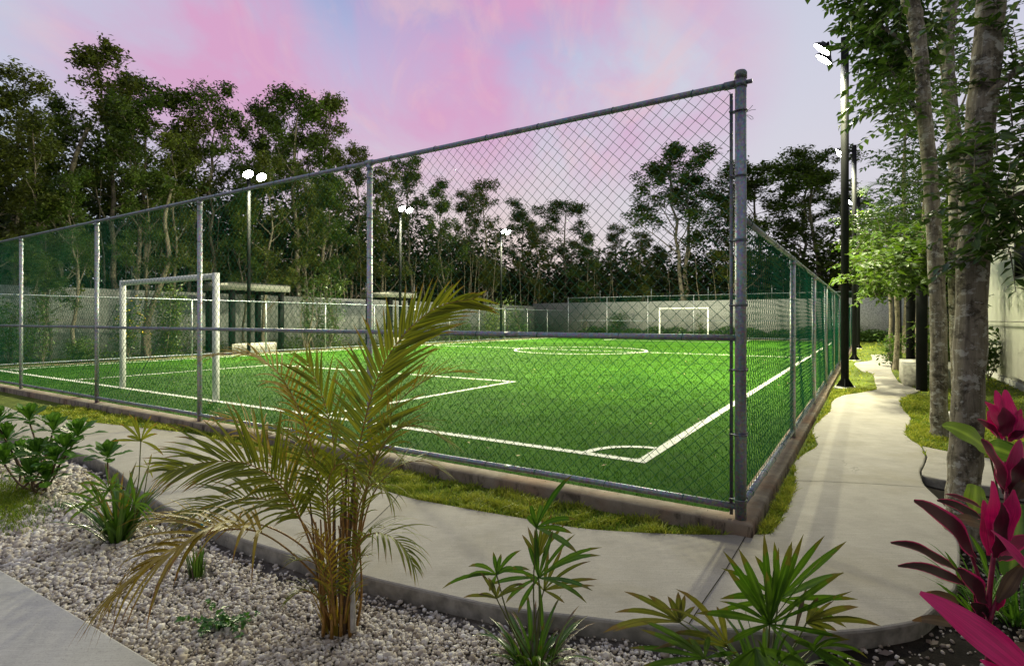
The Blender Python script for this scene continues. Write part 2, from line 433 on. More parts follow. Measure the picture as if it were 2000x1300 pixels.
M['leaf_fan_dry'] = mat_leaf('ageing_fan_leaf', (0.085,0.115,0.022), (0.20,0.19,0.045), (0.14,0.08,0.05), 0.7, 0.3, 0.34, tip_at=0.82)
M['leaf_dry'] = mat_leaf('withered_leaf', (0.09,0.06,0.06), (0.19,0.14,0.10), trans=0.15)
M['leaf_shrub'] = mat_leaf('paddle_leaf', (0.045,0.14,0.016), (0.13,0.27,0.04), tip_amt=0.0, trans=0.3, spec=0.25, rough=0.45, vein=0.5)
M['leaf_weed'] = mat_leaf('weed_leaf', (0.04,0.14,0.02), (0.09,0.24,0.04), tip_amt=0.0, trans=0.3)
M['leaf_alocasia'] = mat_leaf('large_green_leaf', (0.05,0.14,0.02), (0.20,0.30,0.05), tip_amt=0.0, trans=0.35, rough=0.35, vein=0.6)
def mk_cordyline():
    m, nt, out = nodes('cordyline_leaf')
    tint = attr(nt, 'tint'); ed = attr(nt, 'edge')
    co = mapping(nt)
    cv = nt.nodes.new('ShaderNodeCombineXYZ'); al = attr(nt, 'along')
    for q_, (s_, k_) in enumerate(((ed, 8.0), (al, 1.6), (tint, 47.0))):
        mm = N(nt, 'ShaderNodeMath', operation='MULTIPLY'); nt.links.new(s_, mm.inputs[0]); mm.inputs[1].default_value = k_; nt.links.new(mm.outputs[0], cv.inputs[q_])
    streak = noise(nt, cv.outputs[0], 1.0, 4, 0.65)
    e = N(nt, 'ShaderNodeMath', operation='MULTIPLY_ADD'); nt.links.new(streak, e.inputs[0]); e.inputs[1].default_value = 0.25
    nt.links.new(ed, e.inputs[2])
    dark = mixc(nt, ramp(nt, e.outputs[0], [(0.90,0.0),(1.06,1.0)]), (0.020,0.0045,0.008), (0.55,0.012,0.14))
    pink = mixc(nt, ramp(nt, streak, [(0.35,0.0),(0.65,0.7)]), (0.70,0.010,0.17), (0.30,0.006,0.07))
    c = mixc(nt, tint, dark, pink)
    dry = N(nt, 'ShaderNodeMath', operation='MULTIPLY_ADD'); nt.links.new(noise(nt, co, 40, 4), dry.inputs[0]); dry.inputs[1].default_value=0.3; nt.links.new(al, dry.inputs[2])
    c = mixc(nt, ramp(nt, dry.outputs[0], [(1.06/1.3+.22,0.0),(1.0,0.0)]) if 0 else ramp(nt, noise(nt, co, 22, 6, .7), [(0.66,0.0),(0.73,0.7)]), c, (0.10,0.06,0.045))
    b1 = nt.nodes.new('ShaderNodeBsdfPrincipled'); b1.inputs['Roughness'].default_value = 0.36
    nt.links.new(c, b1.inputs['Base Color'])
    t = nt.nodes.new('ShaderNodeBsdfTranslucent'); nt.links.new(c, t.inputs[0])
    mx = nt.nodes.new('ShaderNodeMixShader'); mx.inputs[0].default_value = 0.18
    nt.links.new(b1.outputs[0], mx.inputs[1]); nt.links.new(t.outputs[0], mx.inputs[2])
    nt.links.new(mx.outputs[0], out.inputs[0]); return m
M['cordyline'] = mk_cordyline()
M['flower'] = mat_plain('yellow_petal', (0.62,0.45,0.02), 0.6)
M['bark'] = mat_bark('mottled_bark', (0.10,0.086,0.062), (0.27,0.24,0.185))
M['bark_pale'] = mat_bark('pale_bark', (0.15,0.125,0.085), (0.34,0.29,0.21), (0.40,0.37,0.30), 0.4)
M['bark_far'] = mat_bark('forest_bark', (0.10,0.085,0.06), (0.23,0.20,0.15), (0.3,0.28,0.23), 0.4, 0.6)
M['cane'] = mat_plain('areca_cane', (0.28,0.15,0.035), 0.45, 0, 0.4, 30)
M['cane_dark'] = mat_plain('brown_cane', (0.10,0.06,0.03), 0.6, 0, 0.4, 30)
M['cane_grey'] = mat_plain('grey_cane', (0.38,0.36,0.33), 0.6, 0, 0.25, 20)
M['stem_green'] = mat_plain('green_stem', (0.10,0.11,0.03), 0.5, 0, 0.3, 30)
M['stem_pink'] = mat_plain('pink_stem', (0.22,0.02,0.06), 0.45, 0, 0.3, 30)

# ------------------------------------------------------------------ camera
cam = bpy.data.cameras.new('camera'); cam.sensor_width = 36; cam.lens = 36 * F / 2000
cam.shift_y = -(650 - HOR) / 2000; cam.clip_end = 2000; cam.clip_start = 0.05
co = bpy.data.objects.new('camera', cam); COL.objects.link(co)
co.location = (0, 0, EYE); co.rotation_euler = (PI/2, 0, 0)
scene.camera = co
scene.view_settings.view_transform = 'Standard'; scene.view_settings.look = 'None'
scene.view_settings.exposure = 0.0; scene.view_settings.gamma = 1.0
try: scene.cycles.use_denoising = True
except Exception: pass
scene.cycles.max_bounces = 6; scene.cycles.transparent_max_bounces = 4
scene.cycles.sample_clamp_indirect = 4.0

# ------------------------------------------------------------------ sky at dusk
def build_world():
    w = bpy.data.worlds.new('World'); scene.world = w; w.use_nodes = True
    nt = w.node_tree; nt.nodes.clear()
    out = nt.nodes.new('ShaderNodeOutputWorld'); bg = nt.nodes.new('ShaderNodeBackground')
    nt.links.new(bg.outputs[0], out.inputs[0])
    tc = nt.nodes.new('ShaderNodeTexCoord'); sp = nt.nodes.new('ShaderNodeSeparateXYZ')
    nt.links.new(tc.outputs['Generated'], sp.inputs[0])
    x, y, z = sp.outputs
    def mth(op, a, b=None, c=None):
        n = nt.nodes.new('ShaderNodeMath'); n.operation = op
        for k, v in enumerate((a, b, c)):
            if v is None: continue
            if isinstance(v, (int, float)): n.inputs[k].default_value = v
            else: nt.links.new(v, n.inputs[k])
        return n.outputs[0]
    base = ramp(nt, z, [(0.0,(0.88,0.70,0.62)),(0.14,(0.85,0.71,0.68)),(0.27,(0.72,0.64,0.75)),(0.40,(0.52,0.53,0.77)),
                        (0.52,(0.33,0.39,0.68)),(0.75,(0.36,0.42,0.66)),(1.0,(0.40,0.46,0.70))])
    # paler, bluer air away from the afterglow
    def lobe(d, lo, hi):
        d = np.array(d, float); d /= np.linalg.norm(d)
        n = nt.nodes.new('ShaderNodeVectorMath'); n.operation = 'DOT_PRODUCT'
        nt.links.new(tc.outputs['Generated'], n.inputs[0]); n.inputs[1].default_value = tuple(d)
        mr = nt.nodes.new('ShaderNodeMapRange'); mr.interpolation_type = 'SMOOTHSTEP'
        nt.links.new(n.outputs['Value'], mr.inputs['Value'])
        mr.inputs['From Min'].default_value = lo; mr.inputs['From Max'].default_value = hi
        return mr.outputs[0]
    def dirpx(px, py): return (px-1000, F, HOR-py)
    right = lobe(dirpx(1560, 250), 0.88, 0.995)
    base = mixc(nt, mth('MULTIPLY', right, 0.75), base, (0.70,0.71,0.80))
    left = lobe(dirpx(-150, 120), 0.86, 0.995)
    base = mixc(nt, mth('MULTIPLY', left, 0.85), base, (0.56,0.66,0.80))
    # cirrus: noise on a plane overhead, streaked
    zz = mth('ADD', z, 0.22)
    u = mth('DIVIDE', x, zz); v = mth('DIVIDE', y, zz)
    cmb = nt.nodes.new('ShaderNodeCombineXYZ'); nt.links.new(u, cmb.inputs[0]); nt.links.new(v, cmb.inputs[1])
    mp = N(nt, 'ShaderNodeMapping'); mp.inputs['Rotation'].default_value = (0,0,math.radians(-38))
    mp.inputs['Scale'].default_value = (1.9,1.0,1); mp.inputs['Location'].default_value = (3.3,1.7,0)
    nt.links.new(cmb.outputs[0], mp.inputs['Vector'])
    n1 = noise(nt, mp.outputs[0], 1.15, 8, 0.58, 0.55)
    mp2 = N(nt, 'ShaderNodeMapping'); mp2.inputs['Rotation'].default_value = (0,0,math.radians(25))
    mp2.inputs['Scale'].default_value = (2.8,1.3,1); mp2.inputs['Location'].default_value = (0.4,5.1,0)
    nt.links.new(cmb.outputs[0], mp2.inputs['Vector'])
    n2 = noise(nt, mp2.outputs[0], 1.6, 9, 0.62, 0.8)
    reg = mth('MAXIMUM', lobe(dirpx(620, 130), 0.90, 0.99), lobe(dirpx(1010, 110), 0.925, 0.985))
    reg = mth('MAXIMUM', reg, mth('MULTIPLY', lobe(dirpx(1180, 150), 0.955, 0.998), 0.9))
    el = nt.nodes.new('ShaderNodeMapRange'); el.interpolation_type='SMOOTHSTEP'; nt.links.new(z, el.inputs['Value']); el.inputs['From Min'].default_value=0.12; el.inputs['From Max'].default_value=0.36
    reg = mth('MULTIPLY', reg, el.outputs[0])
    c1 = mth('MULTIPLY', ramp(nt, n1, [(0.36,0.0),(0.60,1.0)]), reg)
    base = mixc(nt, mth('MULTIPLY', c1, 0.92), base, (0.74,0.385,0.62))
    c2 = mth('MULTIPLY', ramp(nt, n2, [(0.50,0.0),(0.72,1.0)]), reg)
    base = mixc(nt, mth('MULTIPLY', c2, 0.62), base, (0.90,0.57,0.60))
    # unseen sky behind the camera and overhead: neutral tone set as foreground fill light
    back = nt.nodes.new('ShaderNodeMapRange'); back.interpolation_type = 'SMOOTHSTEP'
    nt.links.new(y, back.inputs['Value']); back.inputs['From Min'].default_value = 0.55; back.inputs['From Max'].default_value = -0.35
    back.inputs['To Min'].default_value = 0.0; back.inputs['To Max'].default_value = 1.0
    base = mixc(nt, back.outputs[0], base, (0.455,0.45,0.505))
    nt.links.new(base, bg.inputs[0]); bg.inputs[1].default_value = 0.95
build_world()
# ------------------------------------------------------------------ ground
rs = np.random.RandomState(7)
LMAX, RMAX = 20.6, 38.1
g = 600.0
sheet('ground', [(-g,-60),(g,-60),(g,g),(-g,g)], -0.14, M['dirt'])

upper_px = [(-260,755),(-120,773),(0,791),(37,802),(128,818),(221,828),(320,839),(400,851),(580,903),(772,962),(860,982),(1032,1012),(1140,1030),(1300,1040),(1452,1042.5)]
left_px = [(1500,1041),(1511,1029),(1531,997.7),(1547,957.6),(1551.5,939.5),(1550,915),(1553,899),(1572,884),(1593,871.5),(1594.5,862),(1586,838),(1602,818),(1621,801),(1625,783),(1646,771.5),(1680,766),(1712,760)]
left2_px = [(1711,757),(1707.5,738.5),(1703,728),(1685,724.3),(1671,714),(1671,707.5),(1702,702.7),(1700.5,692)]
right2_px = [(1738,692),(1742,705),(1741,722),(1756,746)]
right_px = [(1798,761.5),(1764,777),(1759.5,788),(1766,800),(1779,815),(1775,830),(1769,840),(1773,851),(1783,860),(1800,869)]
right3_px = [(1808,890),(1804,905),(1797,918),(1800,932),(1808,948),(1836,975),(1862,1010),(1875,1072),(1869,1138),(1860,1156),(1823,1190),(1805,1204),(1779,1215),(1700,1228)]
bottom_px = [(1608,1235),(1490,1233),(1347,1222.5),(1281,1220),(1202,1212),(1119,1202),(994,1187),(870,1161.5),(694,1120),(550,1076),(444,1042),(338,995),(309,980.5),(254,944.6),(228,919),(186,896),(150,884),(60,861),(-60,846),(-300,830)]
def g2(l): return [W(a,b)[:2] for a,b in l]
seg = [catmull(g2(upper_px),6), catmull(g2(left_px),8), np.array(g2(left2_px)) if 0 else catmull(g2(left2_px),4),
       catmull(g2(right2_px),4), catmull(g2(right_px),8), catmull(g2(right3_px),6), catmull(g2(bottom_px),6)]
PATH = np.concatenate(seg)
slab_o = kind(slab('path', PATH, 0.0, -0.16, M['path'], 0.014), 'structure')
# side branch of the path, running off to the right
br = catmull(g2([(1801,869.5),(1850,879.5),(1930,893),(2060,912),(2200,930)]),5)
br2 = catmull(g2([(2200,985),(2060,966),(1930,948),(1849,936.5),(1812,929),(1801,925)]),5)
br3 = catmull(g2([(1799.5,918),(1806,905),(1811,890)]),4)
BRANCH = np.concatenate([br, br2, br3])
kind(slab('side_path', BRANCH, -0.004, -0.16, M['path'], 0.012), 'structure')
# near paving slab in the lower left corner
NEARSLAB = np.array([W(-700,905,-0.02)[:2], W(0,1109.6,-0.02)[:2], W(160,1206,-0.02)[:2], W(316,1300,-0.02)[:2], W(560,1452,-0.02)[:2], (-0.6,1.2),(-6,1.2)])
kind(slab('near_pavement', NEARSLAB, -0.02, -0.16, M['slab'], 0.012), 'structure')

# expansion joints: shallow dark slots in the concrete
def joint(pxs, nm='path_joint'):
    pts = [W(a,b)[:2] for a,b in pxs]; mb = MB()
    for a, b in zip(pts[:-1], pts[1:]):
        d = (b-a)/np.linalg.norm(b-a); n = np.array([-d[1], d[0]])*0.0028
        mb.add([(*(a-n),0.0025),(*(b-n),0.0025),(*(b+n),0.0025),(*(a+n),0.0025)], [(0,1,2,3)])
    return mb
mj = MB()
for pp in ([(1457,1046),(1420,1108),(1377,1170),(1345,1219)], [(1549,938),(1640,941),(1730,946),(1806,951)], [(778,966),(770,978),(735,1012),(668,1070)],
           [(1714,757.5),(1755,757.5)], [(1671,713),(1700,712),(1741,713)]):
    j = joint(pp); mj.add(np.concatenate(j.V), np.concatenate(j.Q))
kind(mj.build('path_joint', M['soil']), 'structure')

# lawn: everything between the path and the kerb, and right of the path
lawn_poly = np.concatenate([np.array(g2(upper_px))[:, :2]-np.array([0,0.15]), g2([(1480,1080),(1600,985),(1680,860)]),
             g2([(1700,960)]), br[2:]-np.array([0,0.05]), [FP(9,-9)[:2], FP(44,-14)[:2], FP(44,0.0)[:2], FP(44,26)[:2], FP(-0.5,26)[:2], W(-260,755)[:2]]])
sheet('lawn', lawn_poly, -0.018, M['lawn'])
# gravel bed and the darker soil bed on the right
bed = np.concatenate([g2([(-400,800),(60,845),(254,935),(560,1060),(870,1140),(1200,1190),(1560,1210)]), [W(1560,1700)[:2], (-1.2,1.0), (-7,1.0)]])
sheet('gravel_bed', bed, -0.096, M['gravel_floor'])
soil = np.concatenate([g2([(1540,1150),(1700,1100),(1780,900),(2300,970)]), [(6,1.0), (1.15,1.0)]])
sheet('soil_bed', soil, -0.092, M['soil'])

# ------------------------------------------------------------------ pitch
TZ = 0.068
turf_poly = [FP(0.08,0.08)[:2],FP(RMAX-0.08,0.08)[:2],FP(RMAX-0.08,LMAX-0.08)[:2],FP(0.08,LMAX-0.08)[:2]]
sheet('pitch_turf', turf_poly, TZ, M['turf'])
lw = 0.055
G0, G1, S0, S1 = 1.22, 37.0, 1.15, 19.75
LM = 10.45
lines = []      # (R0,R1,L0,L1)
lines += [(G0-lw,G0+lw,S0-lw,S1+lw),(G1-lw,G1+lw,S0-lw,S1+lw),(G0+lw,G1-lw,S0-lw,S0+lw),(G0+lw,G1-lw,S1-lw,S1+lw)]
lines += [(19.2-lw,19.2+lw,S0+lw,S1-lw)]
for r0, r1, re in ((G0+lw,6.55,6.55),(32.1,G1-lw,32.1)):
    lines += [(re-lw,re+lw,6.05-lw,14.85+lw),(r0,r1-lw if re<20 else r1,6.05-lw,6.05+lw),(r0 if re<20 else r0+lw,r1-lw if re<20 else r1,14.85-lw,14.85+lw)]
arcs = [(19.2,LM,3.0,0,2*PI,64)]
for (cr,cl,a0) in ((G0,S0,0),(G1,S0,PI/2),(G1,S1,PI),(G0,S1,1.5*PI)):
    arcs.append((cr,cl,0.62,a0,a0+PI/2,14))
def on_line(R, L):
    m = np.zeros(len(R), bool)
    for r0,r1,l0,l1 in lines: m |= (R>r0-.004)&(R<r1+.004)&(L>l0-.004)&(L<l1+.004)
    for cr,cl,rad,a0,a1,n in arcs:
        d = np.hypot(R-cr,L-cl); a = np.mod(np.arctan2(L-cl,R-cr)-a0, 2*PI)
        m |= (np.abs(d-rad)<lw*(1 if rad>1 else .8))&(a<=a1-a0)
    return m
mb = MB()
for r0,r1,l0,l1 in lines:
    mb.add([FP(r0,l0,TZ+.005),FP(r1,l0,TZ+.005),FP(r1,l1,TZ+.005),FP(r0,l1,TZ+.005)], [(0,1,2,3)])
for cr,cl,rad,a0,a1,n in arcs:
    a = np.linspace(a0,a1,n+1); V=[]; w_=lw*(1 if rad>1 else .8)
    for t in a:
        V += [FP(cr+(rad-w_)*math.cos(t),cl+(rad-w_)*math.sin(t),TZ+.009),FP(cr+(rad+w_)*math.cos(t),cl+(rad+w_)*math.sin(t),TZ+.009)]
    mb.add(V, [(2*k,2*k+1,2*k+3,2*k+2) for k in range(n)])
kind(mb.build('pitch_markings', M['line']), 'structure')

def blades(name, mat, P, h, w, rng, lean=0.5, white=None, tint=None):
    """short bent grass blades rooted at P (n,3); one mesh"""
    n = len(P); az = rng.uniform(0,2*PI,n); la = rng.uniform(0,2*PI,n)
    hh = h*rng.uniform(0.55,1.25,n); ln = lean*hh*rng.uniform(0.2,1.0,n)
    ww = w*rng.uniform(0.7,1.3,n)
    sx = np.stack([np.cos(az),np.sin(az),np.zeros(n)],-1)*ww[:,None]/2
    ld = np.stack([np.cos(la),np.sin(la),np.zeros(n)],-1)*ln[:,None]
    up = np.array([0,0,1.0])
    m1 = P+up*hh[:,None]*0.6+ld*0.35; tp = P+up*hh[:,None]*0.95+ld
    V = np.stack([P-sx,P+sx,m1+sx*.8,m1-sx*.8,tp],1).reshape(-1,3)
    b = np.arange(n)[:,None]*5
    Q = b+np.array([[0,1,2,3]]); T = b+np.array([[3,2,4]])
    at = {'tint': np.repeat(tint if tint is not None else rng.uniform(0,1,n),5)}
    if white is not None: at['white'] = np.repeat(white.astype(float),5)
    me = raw_mesh(name, V, Q, T, [mat], False, at)
    o = bpy.data.objects.new(name, me); COL.objects.link(o); kind(o,'stuff'); return o

def vis_mask(P, m=0.06):
    px = 1000+F*P[:,0]/np.maximum(P[:,1],.1)
    return (P[:,1]>1.5)&(px>-2000*m)&(px<2000*(1+m))
# turf fibres, dense near the camera and thinning away
n = 900000
R = rs.uniform(0.05,26,n)**1.0; L = rs.uniform(0.05,LMAX-.05,n)
P = np.stack([C0[0]+RV[0]*R+LV[0]*L, C0[1]+RV[1]*R+LV[1]*L, np.full(n,TZ)],-1)
dist = np.linalg.norm(P[:,:2],axis=1)
keep = vis_mask(P)&(rs.uniform(0,1,n) < np.clip((5.2/dist)**1.7,0.05,1))
P,R,L,dist = P[keep],R[keep],L[keep],dist[keep]
kind(blades('turf_fibres', M['turf_blade'], P, 0.022*(1+0.02*dist), 0.0045*np.maximum(1,dist/5.0), rs, 0.9, on_line(R,L), np.clip(.42+.22*np.sin(R*2.1+np.sin(L*1.7)*2)*np.sin(L*2.6+np.sin(R*1.3)*2)+rs.normal(0,.24,len(R)),0,1)), 'stuff')

# lawn grass
def lawn_scatter(n, lo, hi):
    Q_ = np.stack([rs.uniform(lo[0],hi[0],n), rs.uniform(lo[1],hi[1],n)],-1)
    d = np.hypot(Q_[:,0],Q_[:,1])
    Q3 = np.concatenate([Q_, np.full((n,1),-0.018)],1)
    k = vis_mask(Q3)&(rs.uniform(0,1,n) < np.clip((4.6/d)**1.6,0.03,1)); Q_ = Q_[k]
    k = in_poly(Q_, lawn_poly); Q_ = Q_[k]
    k = ~in_poly(Q_, PATH)|(dist_poly(Q_, PATH)<0.012); Q_ = Q_[k]
    k = ~in_poly(Q_, BRANCH); Q_ = Q_[k]
    rel = Q_-C0; R_ = rel@RV; L_ = rel@LV
    k = ~((R_>-0.12)&(L_>-0.12)&(R_<RMAX+.12)&(L_<LMAX+.12)); return Q_[k]
gp = np.concatenate([lawn_scatter(760000,(-8,3.2),(3.2,9.5)), lawn_scatter(420000,(1.2,3.5),(8,12)), lawn_scatter(420000,(3,9),(24,40))])
# clumps: keep more where a noise is high
cl = np.sin(gp[:,0]*9+np.sin(gp[:,1]*7)*2)*np.sin(gp[:,1]*11+np.sin(gp[:,0]*6)*2)
k = rs.uniform(0,1,len(gp)) < np.clip(0.62+0.5*cl,0.15,1); gp = gp[k]; cl = cl[k]
gd = np.hypot(gp[:,0],gp[:,1])
tint = np.clip(0.45+0.3*cl+rs.normal(0,.22,len(gp)),0,1)
blades('lawn_grass', M['grass_blade'], np.concatenate([gp,np.full((len(gp),1),-0.02)],1), 0.05*(1+0.4*cl), 0.0085*np.maximum(1,gd/5.5), rs, 1.3, None, tint)

# fallen leaves on the turf and lawn
n = 420
R = rs.uniform(.3,24,n); L = rs.uniform(.4,14,n)
P = np.stack([C0[0]+RV[0]*R+LV[0]*L, C0[1]+RV[1]*R+LV[1]*L, np.full(n,TZ+.022)],-1)
a = rs.uniform(0,2*PI,n); s = rs.uniform(.012,.03,n); tl = rs.uniform(-.012,.012,(n,4))
V = np.zeros((n,4,3))
for k,(u,v) in enumerate(((-1,0),(0,-.5),(1,0),(0,.5))):
    V[:,k,0] = P[:,0]+s*(u*np.cos(a)-v*np.sin(a)); V[:,k,1] = P[:,1]+s*(u*np.sin(a)+v*np.cos(a)); V[:,k,2] = P[:,2]+tl[:,k]
me = raw_mesh('fallen_leaves', V.reshape(-1,3), np.arange(n*4).reshape(-1,4), None, [mat_plain('fallen_leaf',(0.30,0.24,0.13),0.8,0,0.5,3)])
o = bpy.data.objects.new('fallen_leaves', me); COL.objects.link(o); kind(o,'stuff')

# ------------------------------------------------------------------ gravel stones
def ico():
    t = (1+5**.5)/2
    V = np.array([(-1,t,0),(1,t,0),(-1,-t,0),(1,-t,0),(0,-1,t),(0,1,t),(0,-1,-t),(0,1,-t),(t,0,-1),(t,0,1),(-t,0,-1),(-t,0,1)],float)
    V /= np.linalg.norm(V[0])
    T = np.array([(0,11,5),(0,5,1),(0,1,7),(0,7,10),(0,10,11),(1,5,9),(5,11,4),(11,10,2),(10,7,6),(7,1,8),(3,9,4),(3,4,2),(3,2,6),(3,6,8),(3,8,9),(4,9,5),(2,4,11),(6,2,10),(8,6,7),(9,8,1)])
    return V, T
def rot_mats(rng, n):
    q = rng.normal(0,1,(n,4)); q /= np.linalg.norm(q,axis=1,keepdims=True); w,x,y,z = q.T
    return np.stack([1-2*(y*y+z*z),2*(x*y-w*z),2*(x*z+w*y),2*(x*y+w*z),1-2*(x*x+z*z),2*(y*z-w*x),2*(x*z-w*y),2*(y*z+w*x),1-2*(x*x+y*y)],-1).reshape(n,3,3)
def stones(name, P, rad, rng, mat, tint):
    V0,T0 = ico(); n = len(P)
    base = V0[None]*(1+rng.uniform(-.28,.28,(n,12,1)))*rng.uniform(.7,1.25,(n,1,3))
    V = np.einsum('nij,nkj->nki', rot_mats(rng,n), base)*rad[:,None,None]
    V[:,:,2] *= .8; V += P[:,None,:]
    T = (np.arange(n)[:,None,None]*12+T0[None]).reshape(-1,3)
    me = raw_mesh(name, V.reshape(-1,3), None, T, [mat], False, {'tint':np.repeat(tint,12)})
    o = bpy.data.objects.new(name, me); COL.objects.link(o); kind(o,'stuff'); return o
n = 380000
Q_ = np.stack([rs.uniform(-7,1.6,n), rs.uniform(1.9,7.4,n)],-1)
d = np.hypot(Q_[:,0],Q_[:,1])
k = vis_mask(np.concatenate([Q_,np.zeros((n,1))],1))&(rs.uniform(0,1,n)<np.clip((3.3/d)**1.3,.1,1)); Q_=Q_[k]
Q_ = Q_[in_poly(Q_,bed)]; Q_ = Q_[~in_poly(Q_,PATH)]; Q_ = Q_[~in_poly(Q_,NEARSLAB)]
dp = dist_poly(Q_,PATH); px = 1000+F*Q_[:,0]/Q_[:,1]
prob = np.clip((dp-.02)/.2+.25*np.sin(Q_[:,0]*9)*np.sin(Q_[:,1]*11),.08,1)*np.clip((1720-px)/320,.06,1)
hole = [W(650,1225,-.09)[:2],W(230,1055,-.09)[:2],W(1040,1290,-.09)[:2],W(390,1120,-.09)[:2]]
for h_ in hole: prob *= np.clip((np.linalg.norm(Q_-h_,axis=1)-.05)/.12,.15,1)
Q_ = Q_[rs.uniform(0,1,len(Q_))<prob]
d = np.hypot(Q_[:,0],Q_[:,1]); n = len(Q_)
rad = np.clip(np.exp(rs.normal(-4.88,.34,n)),.0035,.020)*np.clip(d/3.6,1,1.7)*rs.choice([1,1,1.25],n)
zz = -0.094+rad*.35+rs.uniform(0,1,n)**2*0.014
stones('gravel', np.concatenate([Q_,zz[:,None]],1), rad, rs, M['gravel'], np.clip(rs.beta(1.7,1.5,n),0,1))
n = 2600
Q_ = np.stack([rs.uniform(1.0,3.2,n), rs.uniform(1.95,4.2,n)],-1)
Q_ = Q_[in_poly(Q_,soil)&~in_poly(Q_,PATH)&~in_poly(Q_,BRANCH)]; n=len(Q_)
stones('soil_pebbles', np.concatenate([Q_,np.full((n,1),-.088)],1), rs.uniform(.004,.014,n), rs, M['gravel'], np.clip(rs.beta(1.2,3,n),0,1))

# ------------------------------------------------------------------ kerb round the pitch
def kerb():
    o_, i_ = 0.092, 0.10; zt, zb, bv = 0.085, -0.1, 0.015
    def ring(d, z): return [FP(d,d,z),FP(RMAX-d,d,z),FP(RMAX-d,LMAX-d,z),FP(d,LMAX-d,z)]
    V = ring(-o_,zb)+ring(-o_,zt-bv)+ring(-o_+bv,zt)+ring(i_,zt)+ring(i_,zb)
    Q=[]
    for a in range(4):
        for k in range(4):
            j=(k+1)%4; Q.append((a*4+k,a*4+j,(a+1)*4+j,(a+1)*4+k))
    mb=MB(); mb.add(V,Q); return kind(mb.build('kerb', M['curb']),'structure')
kerb()

# ------------------------------------------------------------------ chain link fences
def chain(mb, p0, p1, z0, z1, pitch, r, sides, off=0.003):
    """interlocked zigzag wires between p0 and p1 (2-D), real geometry"""
    p0=np.asarray(p0,float); p1=np.asarray(p1,float); Lh=np.linalg.norm(p1-p0); d=(p1-p0)/Lh
    nrm=np.array([-d[1],d[0]]); nw=int(Lh/pitch*2.0); nz=int(round((z1-z0)/(pitch/2)))
    zs=z0+np.arange(nz+1)*(z1-z0)/nz
    k=np.arange(nw*1); 
    for w_ in range(nw):
        s0=(w_+.5)*Lh/nw
        sgn=1 if w_%2==0 else -1
        s=s0+np.where(np.arange(nz+1)%2==0,-1,1)*sgn*0
        # wire w zigzags between columns w and w+1
        zig=np.where((np.arange(nz+1)+0)%2==0,-.25,.25)*pitch*(1 if w_%2==0 else -1)
        s=np.clip(s0+zig,0.0,Lh)
        jit=rs.normal(0,.0012,nz+1)
        o_=np.where(np.arange(nz+1)%2==0,off,-off)+.016*np.sin(s0*1.35+zs*1.1)*np.sin(zs*1.7+.4)+.008*np.sin(s0*4.1+zs*2.6)
        jit=jit+.006*np.sin(zs*2.3+s0*.9)+.004*np.sin(zs*5.1+s0*2.2)
        V=np.empty((nz+1,3)); V[:,:2]=p0+np.outer(s+jit,d)+np.outer(o_,nrm); V[:,2]=zs+.008*np.sin(s0*1.7)*np.sin((zs-z0)/(z1-z0)*PI)
        yield V
def tube_batch(paths, r, sides):
    """many equal-length polylines at once -> V,Q ; cheap frames (fence wires run mostly upward)"""
    P=np.asarray(paths); nw,n,_=P.shape
    T=np.empty_like(P); T[:,1:-1]=P[:,2:]-P[:,:-2]; T[:,0]=P[:,1]-P[:,0]; T[:,-1]=P[:,-1]-P[:,-2]
    # ring planes horizontal at the bends: use a frame from the fence normal and horizontal direction
    a=np.arange(sides)*2*PI/sides
    dirh=P[-1,0]-P[0,0]; dirh[2]=0; dirh/=np.linalg.norm(dirh); nr=np.array([-dirh[1],dirh[0],0])
    ring=np.cos(a)[:,None]*dirh*1.25+np.sin(a)[:,None]*nr
    V=(P[:,:,None,:]+r*ring[None,None]).reshape(-1,3)
    i=np.arange(nw)[:,None,None]*n+np.arange(n-1)[None,:,None]; k=np.arange(sides)[None,None,:]; k2=(k+1)%sides
    Q=np.stack([i*sides+k,i*sides+k2,(i+1)*sides+k2,(i+1)*sides+k],-1).reshape(-1,4)
    return V,Q
def ring_tie(mb, c, d, r, rr=.0022):
    """a wire tie: small ring round a rail running along d"""
    d=np.asarray(d,float); d/=np.linalg.norm(d); up=np.array([0,0,1.0]) if abs(d[2])<.9 else np.array([1.0,0,0])
    u=np.cross(d,up); u/=np.linalg.norm(u); w=np.cross(d,u); a=np.linspace(0,2*PI,11)
    mb.tube([np.asarray(c)+r*(math.cos(t)*u+math.sin(t)*w)+d*.006*math.sin(t) for t in a], rr, 4, False)

